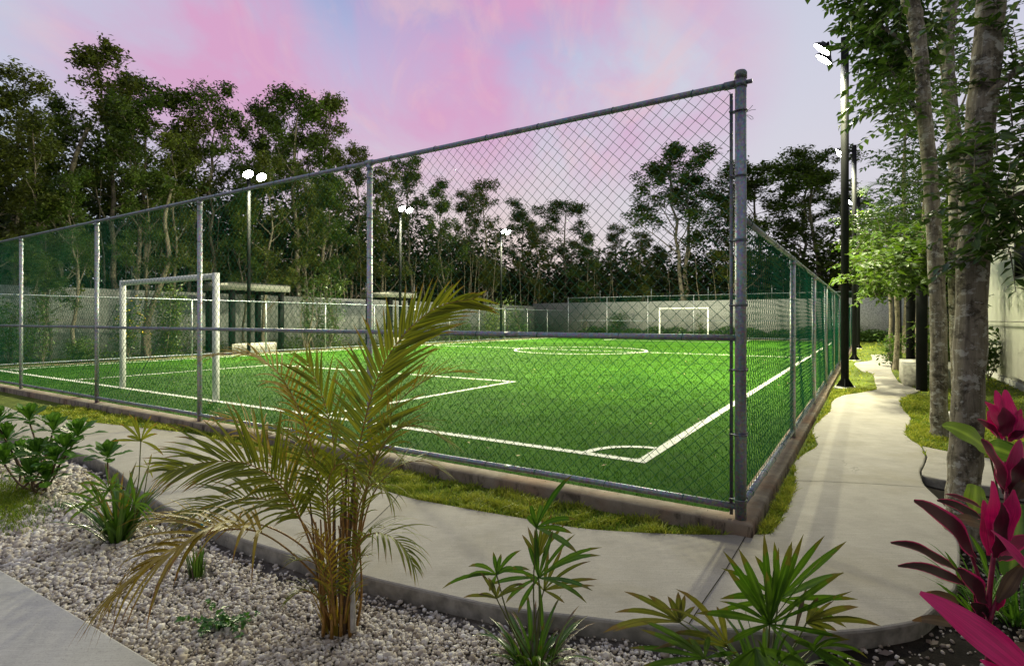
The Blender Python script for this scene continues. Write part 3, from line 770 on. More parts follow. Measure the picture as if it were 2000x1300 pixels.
def fence(name_label, A, B, ztop, posts, mid=None, pitch=.098, sides=4, wr=.0021, corner_start=True, corner_end=True, post_top=None):
    """A,B pitch coords (R,L); posts = distances from A along the run"""
    a=FP(*A); b=FP(*B); Lh=np.linalg.norm(b-a); d=(b-a)/Lh
    root=thing('chain_link_fence', name_label, 'fence', (a[0],a[1],0.085))
    zb=0.168; kt=0.085
    mb=MB()
    wires=list(chain(mb,a[:2]+d[:2]*.06,b[:2]-d[:2]*.06,zb-.01,ztop-.01,pitch,wr,sides))
    V,Q=tube_batch(wires,wr,sides); mb.add(V,Q)
    nrm=np.array([-d[1],d[0],0])
    for z_ in [zb,ztop]+([mid] if mid else []):
        for s in np.arange(.35,Lh,.62): ring_tie(mb,a*[1,1,0]+d*(s+rs.uniform(-.08,.08))+[0,0,z_],d,.027)
    for s in posts:
        for z_ in np.arange(.45,ztop-.1,.42): ring_tie(mb,a*[1,1,0]+d*s+[0,0,z_],(0,0,1),.035)
    mb.build('chain_link_mesh',M['wire'],root,True)
    def rail(nm,z_,r=.0235):
        mb=MB(); n_=max(2,int(Lh/1.2)); t=np.linspace(0.03,Lh-.03,n_)
        pts=[a*[1,1,0]+d*s+[0,0,z_+ (rs.normal(0,.002) if 0<i<n_-1 else 0)] for i,s in enumerate(t)]
        mb.tube(pts,r,10)
        for s in np.arange(1.9,Lh,6.1):        # sleeves where two lengths of pipe join
            c=a*[1,1,0]+d*s+[0,0,z_]; mb.tube([c-d*.07,c+d*.07],r*1.09,10)
        mb.build(nm,M['galv'],root,True)
    rail('top_rail',ztop); rail('bottom_rail',zb)
    if mid: rail('mid_rail',mid)
    for s in posts:
        c=a+d*s; mb=MB(); mb.tube([[c[0],c[1],kt-.02],[c[0],c[1],1.2],[c[0],c[1],ztop-.02]],.031,12)
        p=mb.build('post',M['galv_post'],root,True)
        mb=MB(); mb.tube([c*[1,1,0]+[0,0,ztop-.075],c*[1,1,0]+[0,0,ztop-.03]],.036,12)
        mb.tube([c*[1,1,0]+[0,0,ztop]-d*.05,c*[1,1,0]+[0,0,ztop]+d*.05],.031,10)
        mb.build('rail_cap',M['galv'],root,True)
    for end,s in ((corner_start,.062),(corner_end,Lh-.062)):
        mb=MB(); c=a*[1,1,0]+d*s; w=.011
        mb.add(np.array([c+sx*d*w+sy*nrm*.003+[0,0,z_] for z_ in (kt+.02,ztop-.06) for sx,sy in ((-1,-1),(1,-1),(1,1),(-1,1))]),
               [(0,3,2,1),(4,5,6,7),(0,1,5,4),(1,2,6,5),(2,3,7,6),(3,0,4,7)])
        mb.build('tension_bar',M['galv_dark'],root)
    return root,a,d
def corner_post(root,c,ztop,dirs,mat=M['galv']):
    mb=MB(); mb.tube([c*[1,1,0]+[0,0,.07],c*[1,1,0]+[0,0,1.5],c*[1,1,0]+[0,0,ztop]],.0385,18)
    p=mb.build('corner_post',mat,root,True)
    mb=MB(); z0=ztop
    mb.tube([c*[1,1,0]+[0,0,z0-.035],c*[1,1,0]+[0,0,z0-.004],c*[1,1,0]+[0,0,z0+.006],c*[1,1,0]+[0,0,z0+.02],c*[1,1,0]+[0,0,z0+.027]],[.0425,.0425,.0425,.034,.012],18)
    # smaller sub-part: its cap
    V,Q,T,at=mb.mesh('x',None); me=raw_mesh('post_cap',V-np.array(root.location),Q,T,[M['galv_dark']],True)
    o=bpy.data.objects.new('post_cap',me); COL.objects.link(o); o.parent=p
    for d,zt in dirs:
        nb=max(3,int((zt-.2)/.39))
        for z_ in np.linspace(.22,zt-.16,nb):
            mb=MB(); cc=c*[1,1,0]+[0,0,z_]; n_=np.array([-d[1],d[0],0])
            t=np.linspace(.55,2*PI-.55,14)
            ring=[cc+.0415*(math.cos(k)*d+math.sin(k)*n_) for k in t]
            pts=[cc+d*.072+n_*.012]+ring+[cc+d*.072-n_*.012]
            mb.tube(pts,.0065,5); mb.tube([cc+d*.068-n_*.034,cc+d*.068+n_*.03],.0065,6)
            mb.tube([cc+d*.068-n_*.036,cc+d*.068-n_*.024],.011,6)
            mb.build('brace_band',M['galv_dark'],root,True)
    return p
f1,a1,d1=fence('tall chain-link fence with a mid rail along the near end of the pitch',(0,0),(0,LMAX),3.134,[3.684,7.0,10.2,13.66,17.1],mid=1.352)
p=corner_post(f1,a1,3.20,[(d1,3.1),(np.array([RV[0],RV[1],0]),2.2)])
mb=MB(); cc=a1*[1,1,0]+[0,0,3.134]                          # rail-end fitting and the loose tie wire
mb.tube([cc-d1*.075,cc-d1*.03],.016,8); mb.tube([cc+d1*.03,cc+d1*.11],.0285,10)
mb.tube([cc-[0,0,.028],cc+[0,0,.012]],.0425,16)
mb.build('rail_end_fitting',M['galv_dark'],f1,True)
mb=MB(); c2=a1*[1,1,0]+[0,0,2.94]
ex=np.array([1.0,-.2,0])/1.02
for q in ([(0.035,-.01),(.06,.012),(.08,.035)],[(0.035,-.012),(.07,.002),(.1,.004)],[(.036,-.03),(.06,-.035),(.08,-.05),(.083,-.062),(.07,-.064),(.05,-.045),(.036,-.032)]):
    mb.tube([c2+ex*u+[0,0,v] for u,v in q],.0016,4)
mb.build('loose_tie_wire',M['wire'],f1,True)
f2,a2,d2=fence('low chain-link fence running along the concrete path with floodlights beside it',(0,0),(RMAX,0),2.20,list(3.2+3.05*np.arange(11)),sides=3)
f3,a3,d3=fence('low chain-link fence on the far long side, in front of the bench shelters',(0,LMAX),(RMAX,LMAX),2.22,list(3.05*np.arange(1,12)+.9),sides=3,wr=.0022)
f4,a4,d4=fence('tall chain-link fence behind the distant goal at the far end of the pitch',(RMAX,0),(RMAX,LMAX),3.30,[3.4,6.8,10.2,13.7,17.1],mid=1.40,sides=3,wr=.0022)
corner_post(f3,a3,3.2,[(d3,2.2),(-d1,3.1)]); corner_post(f4,a4,3.36,[(d4,3.2),(-d2,2.2)])
corner_post(f4,a4+d4*LMAX,3.36,[(-d4,3.2),(-d3,2.2)])

# ------------------------------------------------------------------ goals
def goal(label, Rg, inward, ztop, back):
    root=thing('football_goal',label,'goal',FP(Rg,LM+.2,TZ),'white goals on the pitch')
    Lc=LM+.2; hw=1.75; r=.057; zt=ztop-r
    for s in (-1,1):
        mb=MB(); L=Lc+s*hw
        mb.tube([FP(Rg,L,TZ-.02),FP(Rg,L,1.0),FP(Rg,L,zt+r)],r,12); mb.build('goal_post',M['white_paint'],root,True)
    mb=MB(); mb.tube([FP(Rg,Lc-hw+r*.9,zt),FP(Rg,Lc,zt-.004),FP(Rg,Lc+hw-r*.9,zt)],r*.97,12)
    mb.build('crossbar',M['white_paint'],root,True)
    for s in (-1,1):
        mb=MB(); L=Lc+s*hw; mb.tube([FP(Rg,L,zt-.12),FP(Rg+inward*.18,L,zt-.125)],.008,6); mb.build('net_hook',M['galv_dark'],root,True)
    # net: slack cords from crossbar to the ground behind, and two sides
    mb=MB(); nu,nv=30,20
    def npt(u,v):
        L=Lc+(u-.5)*2*hw; sag=.10*math.sin(u*PI*3+.5)*v+.05*math.sin(u*17)
        return FP(Rg+inward*(back*(v**1.25)+.02+sag*.4),L,TZ+.01+(zt-.05-TZ)*(1-v)*(1-.07*math.sin(u*PI)*math.sin(v*PI)))
    for i in range(nu+1): mb.tube([npt(i/nu,j/nv) for j in range(nv+1)],.0017,3,False)
    for j in range(nv+1): mb.tube([npt(i/nu,j/nv) for i in range(nu+1)],.0017,3,False)
    for u in (0,1):
        for j in range(1,nv):
            q=npt(u,j/nv); L=Lc+(u-.5)*2*hw; mb.tube([FP(Rg,L,q[2]),q],.0017,3,False)
    for u in (0,.33,.66,1):
        mb.tube([npt(u,j/nv)+np.array([0,0,0]) for j in range(nv+1)],.0045,4,False)
    mb.build('goal_net',M['net'],root)
    return root
goal('white football goal nearest the camera, behind the tall fence with a slack net',G0+.08,-1,2.30,.95)
goal('small-looking distant white football goal in front of the far wall',G1-.05,1,2.36,.8)

# ------------------------------------------------------------------ floodlights
LAMPS=[]
def floodlight(label, R, L, side, zt, w=.075):
    """side=+1: pitch lies towards +L"""
    c=FP(R,L,0); root=thing('floodlight',label,'floodlight',c,'floodlights round the pitch')
    mb=MB(); mb.fbox(R-.28,R+.28,L-.2,L+.2,-.03,.012,.01); mb.build('base_plate',M['plate'],root)
    mb=MB()
    mb.fbox(R-w,R+w,L-w,L+w,.012,zt,.004)
    for k in range(4):
        t=k*PI/2; u=np.array([math.cos(t),math.sin(t)]); e=.012
        A=np.array([-u[1],u[0]])
        tri=[(R+u[0]*w+A[0]*e,L+u[1]*w+A[1]*e),(R+u[0]*w-A[0]*e,L+u[1]*w-A[1]*e),(R+u[0]*(w+.10)+A[0]*e,L+u[1]*(w+.10)+A[1]*e),(R+u[0]*(w+.10)-A[0]*e,L+u[1]*(w+.10)-A[1]*e)]
        V=[FP(*tri[0],.012),FP(*tri[1],.012),FP(*tri[2],.012),FP(*tri[3],.012),FP(*tri[0],.19),FP(*tri[1],.19)]
        mb.add(V,[(0,2,4,4)[:3]+(4,) if 0 else (0,1,3,2)],[(0,2,4),(1,5,3)]); mb.add(V,[(2,3,5,4)])
    mb.build('pole',M['black_steel'],root)
    mb=MB(); mb.tube([FP(R-.42,L+side*.30,zt-.20),FP(R+.42,L+side*.30,zt-.20)],.025,8)
    mb.tube([FP(R,L,zt-.20),FP(R,L+side*.32,zt-.20)],.03,8); mb.build('bracket',M['black_steel'],root,True)
    tilt=math.radians(40)                        # face turned out over the pitch
    dn=np.array([LV[0]*side*math.sin(tilt),LV[1]*side*math.sin(tilt),-math.cos(tilt)])
    rx=np.array([RV[0],RV[1],0]); up=np.cross(dn,rx); up/=np.linalg.norm(up)
    for s in (-1,1):
        c0=FP(R+s*.29,L+side*.42,zt-.26)
        mb=MB(); rr,dp,ns=.215,.10,20; aa=np.arange(ns)*2*PI/ns
        prof_=[(-dp,.45),(-dp*.7,.72),(-.02,.98),(.015,1.0),(.015,.93),(.004,.9)]
        V=[c0+dn*f+(rx*math.cos(t)+up*math.sin(t))*rr*k for f,k in prof_ for t in aa]; Q=[]
        for q in range(len(prof_)-1):
            for k in range(ns): j=(k+1)%ns; Q.append((q*ns+k,q*ns+j,(q+1)*ns+j,(q+1)*ns+k))
        V.append(c0-dn*dp); mb.add(V,Q,[(len(V)-1,(k+1)%ns,k) for k in range(ns)])
        for t in np.linspace(-.8,.8,7):
            b0=c0+rx*rr*t*.45-dn*(dp-.012); mb.tube([b0-up*.09,b0-up*.09-dn*.03,b0+up*.09-dn*.03,b0+up*.09],.005,4)
        h=mb.build('lamp_head',M['black_steel'],root)
        V=[c0+dn*.006+(rx*math.cos(t)+up*math.sin(t))*rr*.9 for t in aa]+[c0+dn*.03]
        me=raw_mesh('lens',np.array(V)-np.array(root.location),None,[(k,(k+1)%ns,ns) for k in range(ns)],[M['lens']])
        o=bpy.data.objects.new('lens',me); COL.objects.link(o); o.parent=h
    ld=bpy.data.lights.new('floodlight_lamp','AREA'); ld.shape='RECTANGLE'; ld.size=1.1; ld.size_y=.45
    ld.energy=LAMP_W; ld.spread=math.radians(152); ld.color=(1.0,.955,.60)
    lo=bpy.data.objects.new('floodlight_lamp',ld); COL.objects.link(lo); lo.parent=root
    ctr=FP(R,L+side*.42,zt-.26)+dn*.05-np.array(root.location)
    z_=-dn; m=Matrix(((rx[0],up[0],z_[0],ctr[0]),(rx[1],up[1],z_[1],ctr[1]),(rx[2],up[2],z_[2],ctr[2]),(0,0,0,1)))
    # right-handed check
    if np.dot(np.cross(rx,up),z_)<0: m=Matrix(((-rx[0],up[0],z_[0],ctr[0]),(-rx[1],up[1],z_[1],ctr[1]),(-rx[2],up[2],z_[2],ctr[2]),(0,0,0,1)))
    lo.matrix_local=m
LAMP_W=2700
floodlight('tallest-looking lit floodlight on a black pole beside the path',10.1,-.32,1,7.66)
floodlight('second lit floodlight along the path, between the nearest pole and the far wall',19.8,-.32,1,7.85)
floodlight('third and most distant lit floodlight beside the path, in front of the far wall',29.9,-.32,1,7.9)
floodlight('lit floodlight beyond the near goal, rising in front of the bench shelter',9.5,LMAX+.35,-1,7.66,.052)
floodlight('lit floodlight on the far side right of the second fence post, with two glaring heads',18.4,LMAX+.35,-1,7.75,.052)
floodlight('smallest-looking lit floodlight on the far side, before the far end trees',28.4,LMAX+.35,-1,7.85,.052)

# ------------------------------------------------------------------ walls, house, shelters, benches
def wall(label, R0,R1,L0,L1,zt, posts, caps):
    c=FP((R0+R1)/2,(L0+L1)/2,-.1); root=thing('boundary_wall',label,'wall',c)
    mb=MB(); mb.fbox(R0,R1,L0,L1,-.14,zt,.012); mb.build('wall_panel',M['wall'],root)
    for R,L in posts:
        mb=MB(); mb.tube([FP(R,L,zt-.02),FP(R,L,zt+.75),FP(R,L,zt+1.05)],.03,6); p=mb.build('wire_post',M['galv'],root,True)
    mb=MB()
    for h in (.35,.65,.95):
        for (Ra,La),(Rb,Lb) in zip(posts[:-1],posts[1:]): mb.tube([FP(Ra,La,zt+h),FP((Ra+Rb)/2,(La+Lb)/2,zt+h-.02),FP(Rb,Lb,zt+h)],.003,3,False)
    mb.build('fence_wire',M['galv_dark'],root)
    return root
wall('long grey rendered wall behind the distant goal at the far end',41.2,41.4,-12,25.9,3.0,[(41.3,l) for l in np.arange(-8.5,25,4.6)],None)
wall('grey rendered wall behind the trees and bench shelters on the far long side',-14,41.19,25.7,25.9,2.75,[(r,25.8) for r in np.arange(-6,40,4.4)],None)

# house on the right
hroot=thing('house','pale rendered house with a dark-framed window behind the right-hand tree trunks','house',FP(6,-6,-.05))
mb=MB(); mb.fbox(-6,16.8,-10,-3.5,-.14,4.55); 
mb.build('house_wall',M['house'],hroot)
mb=MB(); mb.fbox(-6.05,16.85,-10.05,-3.45,4.55,4.72,.02); mb.build('roof_coping',M['fascia'],hroot)
mb=MB(); mb.fbox(-6,16.8,-3.5,-3.47,-.1,.12); mb.build('plinth',M['house'],hroot)
R0,R1,z0,z1=9.6,12.05,2.35,3.25
mb=MB()
for a_ in ((R0,R1,z0,z0+.06),(R0,R1,z1-.06,z1),(R0,R0+.06,z0+.06,z1-.06),(R1-.06,R1,z0+.06,z1-.06),((R0+R1)/2-.03,(R0+R1)/2+.03,z0+.06,z1-.06)):
    mb.fbox(a_[0],a_[1],-3.5,-3.44,a_[2],a_[3])
wf=mb.build('window_frame',M['dark_frame'],hroot)
mb=MB(); mb.fbox(R0+.06,R1-.06,-3.49,-3.475,z0+.06,z1-.06)
V,Q,T,at=mb.mesh('x',None); me=raw_mesh('window_pane',V-np.array(hroot.location),Q,T,[M['glass']]); o=bpy.data.objects.new('window_pane',me); COL.objects.link(o); o.parent=wf
mb=MB(); mb.fbox(R0-.05,R1+.12,-3.5,-3.40,z0-.06,z0-.002,.01); mb.build('window_sill',M['house'],hroot)
mb=MB()
for z_ in (1.42,): mb.fbox(-6,16.8,-3.5,-3.488,z_,z_+.025)
mb.build('wall_band',M['fascia'],hroot)

def shelter(label, Ra, Rb, La, Lb, zr0=2.72, zr1=3.0, pw=.095, far=False):
    """four black posts, pale flat roof; La is the edge towards the pitch"""
    root=thing('bench_shelter',label,'shelter',FP((Ra+Rb)/2,(La+Lb)/2,-.02),'flat-roofed bench shelters')
    s=1 if Lb>La else -1
    for R in (Ra+.2,Rb-.2):
        for L in (La+s*.15,Lb-s*.15):
            mb=MB(); mb.fbox(R-pw,R+pw,L-pw,L+pw,-.03,zr0,.005); mb.build('post',M['black_steel'],root)
    mb=MB(); mb.fbox(Ra-.1,Rb+.1,min(La,Lb)-.08,max(La,Lb)+.08,zr0,zr1,.02); mb.build('roof',M['fascia'],root)
    mb=MB(); mb.fbox(Ra-.12,Rb+.12,min(La,Lb)-.10,max(La,Lb)+.10,zr1+.001,zr1+.03,.005); mb.build('roof_edge',M['black_steel'],root)
    mb=MB()
    for R in np.linspace(Ra+.2,Rb-.2,6): mb.fbox(R-.025,R+.025,min(La,Lb),max(La,Lb),zr0-.09,zr0-.002)
    mb.build('rafters',M['black_steel'],root)
shelter('bench shelter beside the concrete path, its black posts nearest the camera',10.2,14.3,-1.55,-2.65)
shelter('bench shelter farther down the path, in front of the far wall',22.2,26.3,-1.6,-2.65)
shelter('bench shelter with a pale roof beam right of the near goal',8.9,11.6,21.35,23.4)
shelter('smaller-looking bench shelter beyond the far side fence, behind the areca palm frond',18.0,20.0,21.35,23.4)
def bench(label, R0,R1,L0,L1):
    c=FP((R0+R1)/2,(L0+L1)/2,0)
    mb=MB(); mb.fbox(R0,R1,L0,L1,-.02,.475,.012); o=mb.build('concrete_bench',M['bench'])
    me=o.data; off=np.array([c[0],c[1],0]); co_=np.empty(len(me.vertices)*3,dtype=np.float32); me.vertices.foreach_get('co',co_)
    me.vertices.foreach_set('co',(co_.reshape(-1,3)-off).astype(np.float32).ravel()); o.location=tuple(off)
    tag(o,label,'bench','block benches beside the pitch')
bench('pale concrete block bench at the edge of the path',11.15,13.3,-1.98,-1.42)
bench('concrete block bench partly hidden behind the near black shelter post',11.2,12.6,-2.6,-2.2)
bench('pale block bench under the shelter right of the near goal',9.05,11.1,21.4,21.95)
bench('pale block bench on the far side, seen behind the big palm frond',18.1,19.9,21.4,21.95)
mb=MB(); c=W(1858,822,-.02); stones_=None
V0,T0=ico(); mb.add(c+V0*[.09,.085,.10]*(1+rs.uniform(-.1,.1,(12,1)))+[0,0,.07],None,T0)
o=mb.build('boulder',M['stone'],None,True); sub=o.modifiers.new('s','SUBSURF'); sub.levels=2; sub.render_levels=2
tag(o,'small rounded white boulder on the lawn between the tree trunks','boulder')
c=W(1951,735,-.02); mb=MB(); mb.add(c+V0*[.13,.12,.13]*(1+rs.uniform(-.1,.1,(12,1)))+[0,0,.10],None,T0)
o=mb.build('boulder',M['stone'],None,True); sub=o.modifiers.new('s','SUBSURF'); sub.levels=2; sub.render_levels=2
tag(o,'pale boulder at the foot of the house wall','boulder')
# teal valve cover by the path edge
c=W(405,1042,-.09); mb=MB(); mb.tube([c-[0,0,.02],c+[0,0,.075],c+[0,0,.09],c+[0,0,.098]],[.05,.05,.043,.02],16)
tag(mb.build('valve_cover',M['teal'],None,True),'small teal plastic valve cover against the path edge','valve cover')
# ================================================================== vegetation
def unit(v): v=np.asarray(v,float); return v/max(np.linalg.norm(v),1e-9)
def strip(mb, pts, width, side=None, fold=.2, prof='lance', tint=.5):
    """one leaf blade: folded strip along pts; attributes along / edge / tint"""
    P=np.asarray(pts,float); n=len(P); t=np.linspace(0,1,n)
    T=np.gradient(P,axis=0); T/=np.maximum(np.linalg.norm(T,axis=1,keepdims=True),1e-9)
    if side is None:
        S=np.cross(T,[0,0,1.0]); bad=np.linalg.norm(S,axis=1)<.05; S[bad]=[1,0,0]
    else:
        S=np.broadcast_to(side,(n,3)).copy(); S=S-T*np.sum(S*T,axis=1,keepdims=True)
    S/=np.maximum(np.linalg.norm(S,axis=1,keepdims=True),1e-9)
    Nn=np.cross(S,T)
    if prof=='lance': w=np.sin(PI*np.clip(t*.93+.05,0,1))**.8
    elif prof=='strap': w=np.minimum(1,.45+t*4)*np.clip(1-t,0,1)**.45
    elif prof=='leaflet': w=np.minimum(1,.35+t*5)*np.clip(1.02-t**2.2,0,1)
    elif prof=='fan': w=np.minimum(1,.22+t*1.5)*np.clip(1.0-t**5,0.03,1)
    elif prof=='paddle': w=np.where(t<.72,.18+.82*(t/.72)**1.3,np.sqrt(np.clip(1-((t-.72)/.285)**2,0.02,1)))
    elif prof=='oval': w=np.sqrt(np.clip(np.sin(PI*np.clip(t*.97+.02,0,1)),0,1))*(1-.25*t)
    elif prof=='cord': w=np.where(t<.12,.28+t*.8,np.sin(PI*np.clip((t-.02)*.99,0,1)**.78)**.75)
    w=np.maximum(w,.02)*width/2
    wv=.22*np.sin(t*11+tint*37)*(prof in('cord','oval','lance','paddle')); wr_=.22*np.sin(t*9.3+tint*53+1)*(prof in('cord','oval','lance','paddle'))
    Lf=P-S*w[:,None]+Nn*(w*(fold+wv))[:,None]; Rt=P+S*w[:,None]+Nn*(w*(fold+wr_))[:,None]
    V=np.stack([Lf,P,Rt],1).reshape(-1,3)
    i=np.arange(n-1)*3
    Q=np.concatenate([np.stack([i,i+1,i+4,i+3],-1),np.stack([i+1,i+2,i+5,i+4],-1)])
    mb.add(V,Q,None,tint=tint,along=np.repeat(t,3),edge=np.tile([1,0,1],n))
def droop_curve(base,d,L,droop,n=6):
    P=[np.asarray(base,float)]; d=unit(d); st=L/(n-1)
    for k in range(n-1):
        P.append(P[-1]+d*st); d=unit(d+np.array([0,0,-1.0])*droop/(n-1)*(0.6+.8*k/(n-1)))
    return np.array(P)

class Leaves:
    """many small leaves, each a folded five-vertex blade"""
    def __init__(s): s.p=[];s.d=[];s.n=[];s.l=[];s.w=[];s.t=[]
    def add(s,p,d,n,l,w,t): s.p.append(p);s.d.append(d);s.n.append(n);s.l.append(l);s.w.append(w);s.t.append(t)
    def into(s,mb):
        p=np.concatenate(s.p);d=np.concatenate(s.d);nn=np.concatenate(s.n);l=np.concatenate(s.l)[:,None];w=np.concatenate(s.w)[:,None];t=np.concatenate(s.t)
        d/=np.linalg.norm(d,axis=1,keepdims=True)+1e-9
        sd=np.cross(d,nn); sd/=np.linalg.norm(sd,axis=1,keepdims=True)+1e-9
        up=np.cross(sd,d); n=len(p)
        V=np.stack([p,p+d*l*.42-sd*w*.5+up*w*.16,p+d*l*.5-up*w*.04,p+d*l*.42+sd*w*.5+up*w*.16,p+d*l-up*l*.10],1).reshape(-1,3)
        b=np.arange(n)[:,None]*5
        T=np.concatenate([b+np.array([[0,1,2]]),b+np.array([[0,2,3]]),b+np.array([[1,4,2]]),b+np.array([[2,4,3]])])
        mb.add(V,None,T,tint=np.repeat(t,5),along=np.tile([0,.45,.5,.45,1.0],n),edge=np.tile([0,1,0,1,0],n))

def part(mb,name,mat,parent,smooth=False): return mb.build(name,mat,parent,smooth)

# ------------------------------------------------------------------ forest trees
def leaf_quads(P,size,rng,tint,flat=.7):
    n=len(P); nn=rng.normal(0,1,(n,3)); nn[:,2]=np.abs(nn[:,2])+flat; nn/=np.linalg.norm(nn,axis=1,keepdims=True)
    a=rng.normal(0,1,(n,3)); d=a-nn*np.sum(a*nn,1,keepdims=True); d/=np.linalg.norm(d,axis=1,keepdims=True)+1e-9
    s=np.cross(nn,d); l=(size*rng.uniform(.6,1.3,n))[:,None]; w=l*.42
    V=np.stack([P-d*l*.5,P+s*w*.5+nn*w*.12,P+d*l*.5-nn*l*.08,P-s*w*.5+nn*w*.12],1).reshape(-1,3)
    return V,np.arange(n*4).reshape(-1,4),np.repeat(tint,4)
def gen_tree(seed,H,r0,spread,first,nb,per,leaf,lean=.02,fork=False,flatc=.8,rc=(.32,.72)):
    rng=np.random.RandomState(seed); wood=MB(); C=[]   # C: leaf clumps (centre, radius)
    n=12; zs=np.linspace(0,H*.93,n); dr=rng.normal(0,lean,2)
    xy=np.cumsum(rng.normal(0,H*.011,(n,2)),0)+np.outer(zs,dr); xy-=xy[0]
    tr=np.concatenate([xy,zs[:,None]],1); tt=np.linspace(0,1,n); rr=r0*(1-.86*tt**.9)+.006
    wood.tube(tr,rr,7,False)
    def at(path,t): 
        f=t*(len(path)-1); i=min(int(f),len(path)-2); return path[i]+(path[i+1]-path[i])*(f-i)
    def branch(p,d,L,r,depth):
        m=6; P=[p]; dd=unit(d)
        for k in range(m-1):
            dd=unit(dd+rng.normal(0,.16,3)+np.array([0,0,.10])); P.append(P[-1]+dd*L/(m-1))
        P=np.array(P); wood.tube(P,np.linspace(r,max(r*.3,.006),m),5 if depth==0 else 4,False)
        if depth<1:
            for k in range(rng.randint(2,4)):
                t=rng.uniform(.35,1.0); q=at(P,t); e=unit(dd*.6+rng.normal(0,.6,3)+np.array([0,0,.25]))
                branch(q,e,L*rng.uniform(.28,.5),r*.45,depth+1)
            C.append((P[-1],rng.uniform(*rc)))
        else:
            C.append((P[-1],rng.uniform(*rc))); 
            if rng.rand()<.25: C.append((at(P,.55)+rng.normal(0,.12,3),rng.uniform(*rc)*.75))
    ga=rng.uniform(0,6)
    for k in range(nb):
        t=first+(1-first)*(k+.5*rng.rand())/nb; ga+=2.4+rng.normal(0,.4)
        el=math.radians(rng.uniform(22,55)); L=H*spread*(1.15-.7*(t-first)/(1-first))*rng.uniform(.7,1.25)
        d=[math.cos(ga)*math.cos(el),math.sin(ga)*math.cos(el),math.sin(el)]
        branch(at(tr,t),d,L,max(.012,np.interp(t,tt,rr)*.55),0)
    C.append((tr[-1],rc[1])); C.append((at(tr,.95)+rng.normal(0,.25,3),rc[1]))
    # low thin dead twigs
    for k in range(3):
        t=rng.uniform(.18,first); az=rng.uniform(0,6.28); p=at(tr,t); P=[p]; d=np.array([math.cos(az),math.sin(az),.5])
        for j in range(4): d=unit(d+rng.normal(0,.25,3)); P.append(P[-1]+d*H*.03)
        wood.tube(P,np.linspace(.018,.005,5),3,False)
    pts=[];tn=[]
    for c,r in C:
        m=int(per*(r/.55)**2); u=rng.normal(0,1,(m,3)); u/=np.linalg.norm(u,axis=1,keepdims=True); u*=(rng.uniform(0,1,m)**.42)[:,None]
        # ragged: pull leaves onto a few shoots in each clump
        ns=rng.normal(0,1,(7,3)); ns/=np.linalg.norm(ns,axis=1,keepdims=True)
        sel=ns[rng.randint(0,7,m)]*rng.uniform(.2,1.15,m)[:,None]+rng.normal(0,.2,(m,3))
        u=np.where(rng.rand(m,1)<.65,sel,u)
        pts.append(c+u*np.array([r,r,r*flatc])); tn.append(np.clip(rng.normal(.45,.22)+rng.normal(0,.2,m),0,1))
    P=np.concatenate(pts); V,Q,t=leaf_quads(P,leaf,rng,np.concatenate(tn))
    crown=MB(); crown.add(V,Q,None,tint=t,along=0.0,edge=0.5)
    return wood,crown,float(np.percentile(P[:,2],99.7)),P[P[:,2]>np.percentile(P[:,2],99)].mean(0)
def tree_proto(name,mat_leaf_,mat_bark_,**kw):
    w,c,zt,tp=gen_tree(**kw); root=thing(name,'x','tree'); TOPS.append((zt,tp))
    w.build('trunk',mat_bark_,root,True); c.build('crown',mat_leaf_,root)
    return root
PROTO=[]; TOPS=[]
specs=[dict(seed=11,H=14,r0=.15,spread=.17,first=.34,nb=14,per=150,leaf=.21),
       dict(seed=12,H=14,r0=.13,spread=.15,first=.28,nb=15,per=150,leaf=.21),
       dict(seed=13,H=14,r0=.16,spread=.19,first=.42,nb=12,per=150,leaf=.215),
       dict(seed=14,H=14,r0=.12,spread=.13,first=.24,nb=16,per=140,leaf=.20),
       dict(seed=15,H=14,r0=.15,spread=.19,first=.38,nb=12,per=155,leaf=.215),
       dict(seed=16,H=14,r0=.14,spread=.21,first=.45,nb=13,per=155,leaf=.215),
       dict(seed=17,H=14,r0=.13,spread=.15,first=.2,nb=18,per=140,leaf=.205)]
for k,s in enumerate(specs):
    PROTO.append(tree_proto('forest_tree',M['leaf_tree'] if k%3 else M['leaf_tree2'],M['bark_far'] if k%2 else M['bark_pale'],**s))
def on_L(px,L):
    r=(px-1000)/F; a=C0+LV*L; R=(r*a[1]-a[0])/(RV[0]-r*RV[1]); return FP(R,L,-.1)
def on_R(px,R):
    r=(px-1000)/F; a=C0+RV*R; L=(a[0]-r*a[1])/(r*LV[1]-LV[0]); return FP(R,L,-.1)
used=set(); trs=random.Random(5)
def put_tree(px,ytop,pos,k,label,group='forest trees behind the walls',wide=1.0):
    Hh=EYE+(HOR-ytop)*pos[1]/F+.1; sc=Hh/TOPS[k][0]; sxy=sc*trs.uniform(.9,1.08)*wide; rz=trs.uniform(0,6.28); tp=TOPS[k][1]*sxy
    pos=np.array(pos)-[tp[0]*math.cos(rz)-tp[1]*math.sin(rz),tp[0]*math.sin(rz)+tp[1]*math.cos(rz),0]
    if k not in used:
        o=PROTO[k]; used.add(k); o.location=tuple(pos); o.rotation_euler=(0,0,rz); o.scale=(sxy,sxy,sc); o['label']=label; o['group']=group; return o
    return dup(PROTO[k],pos,rz,(sxy,sxy,sc),label,group)
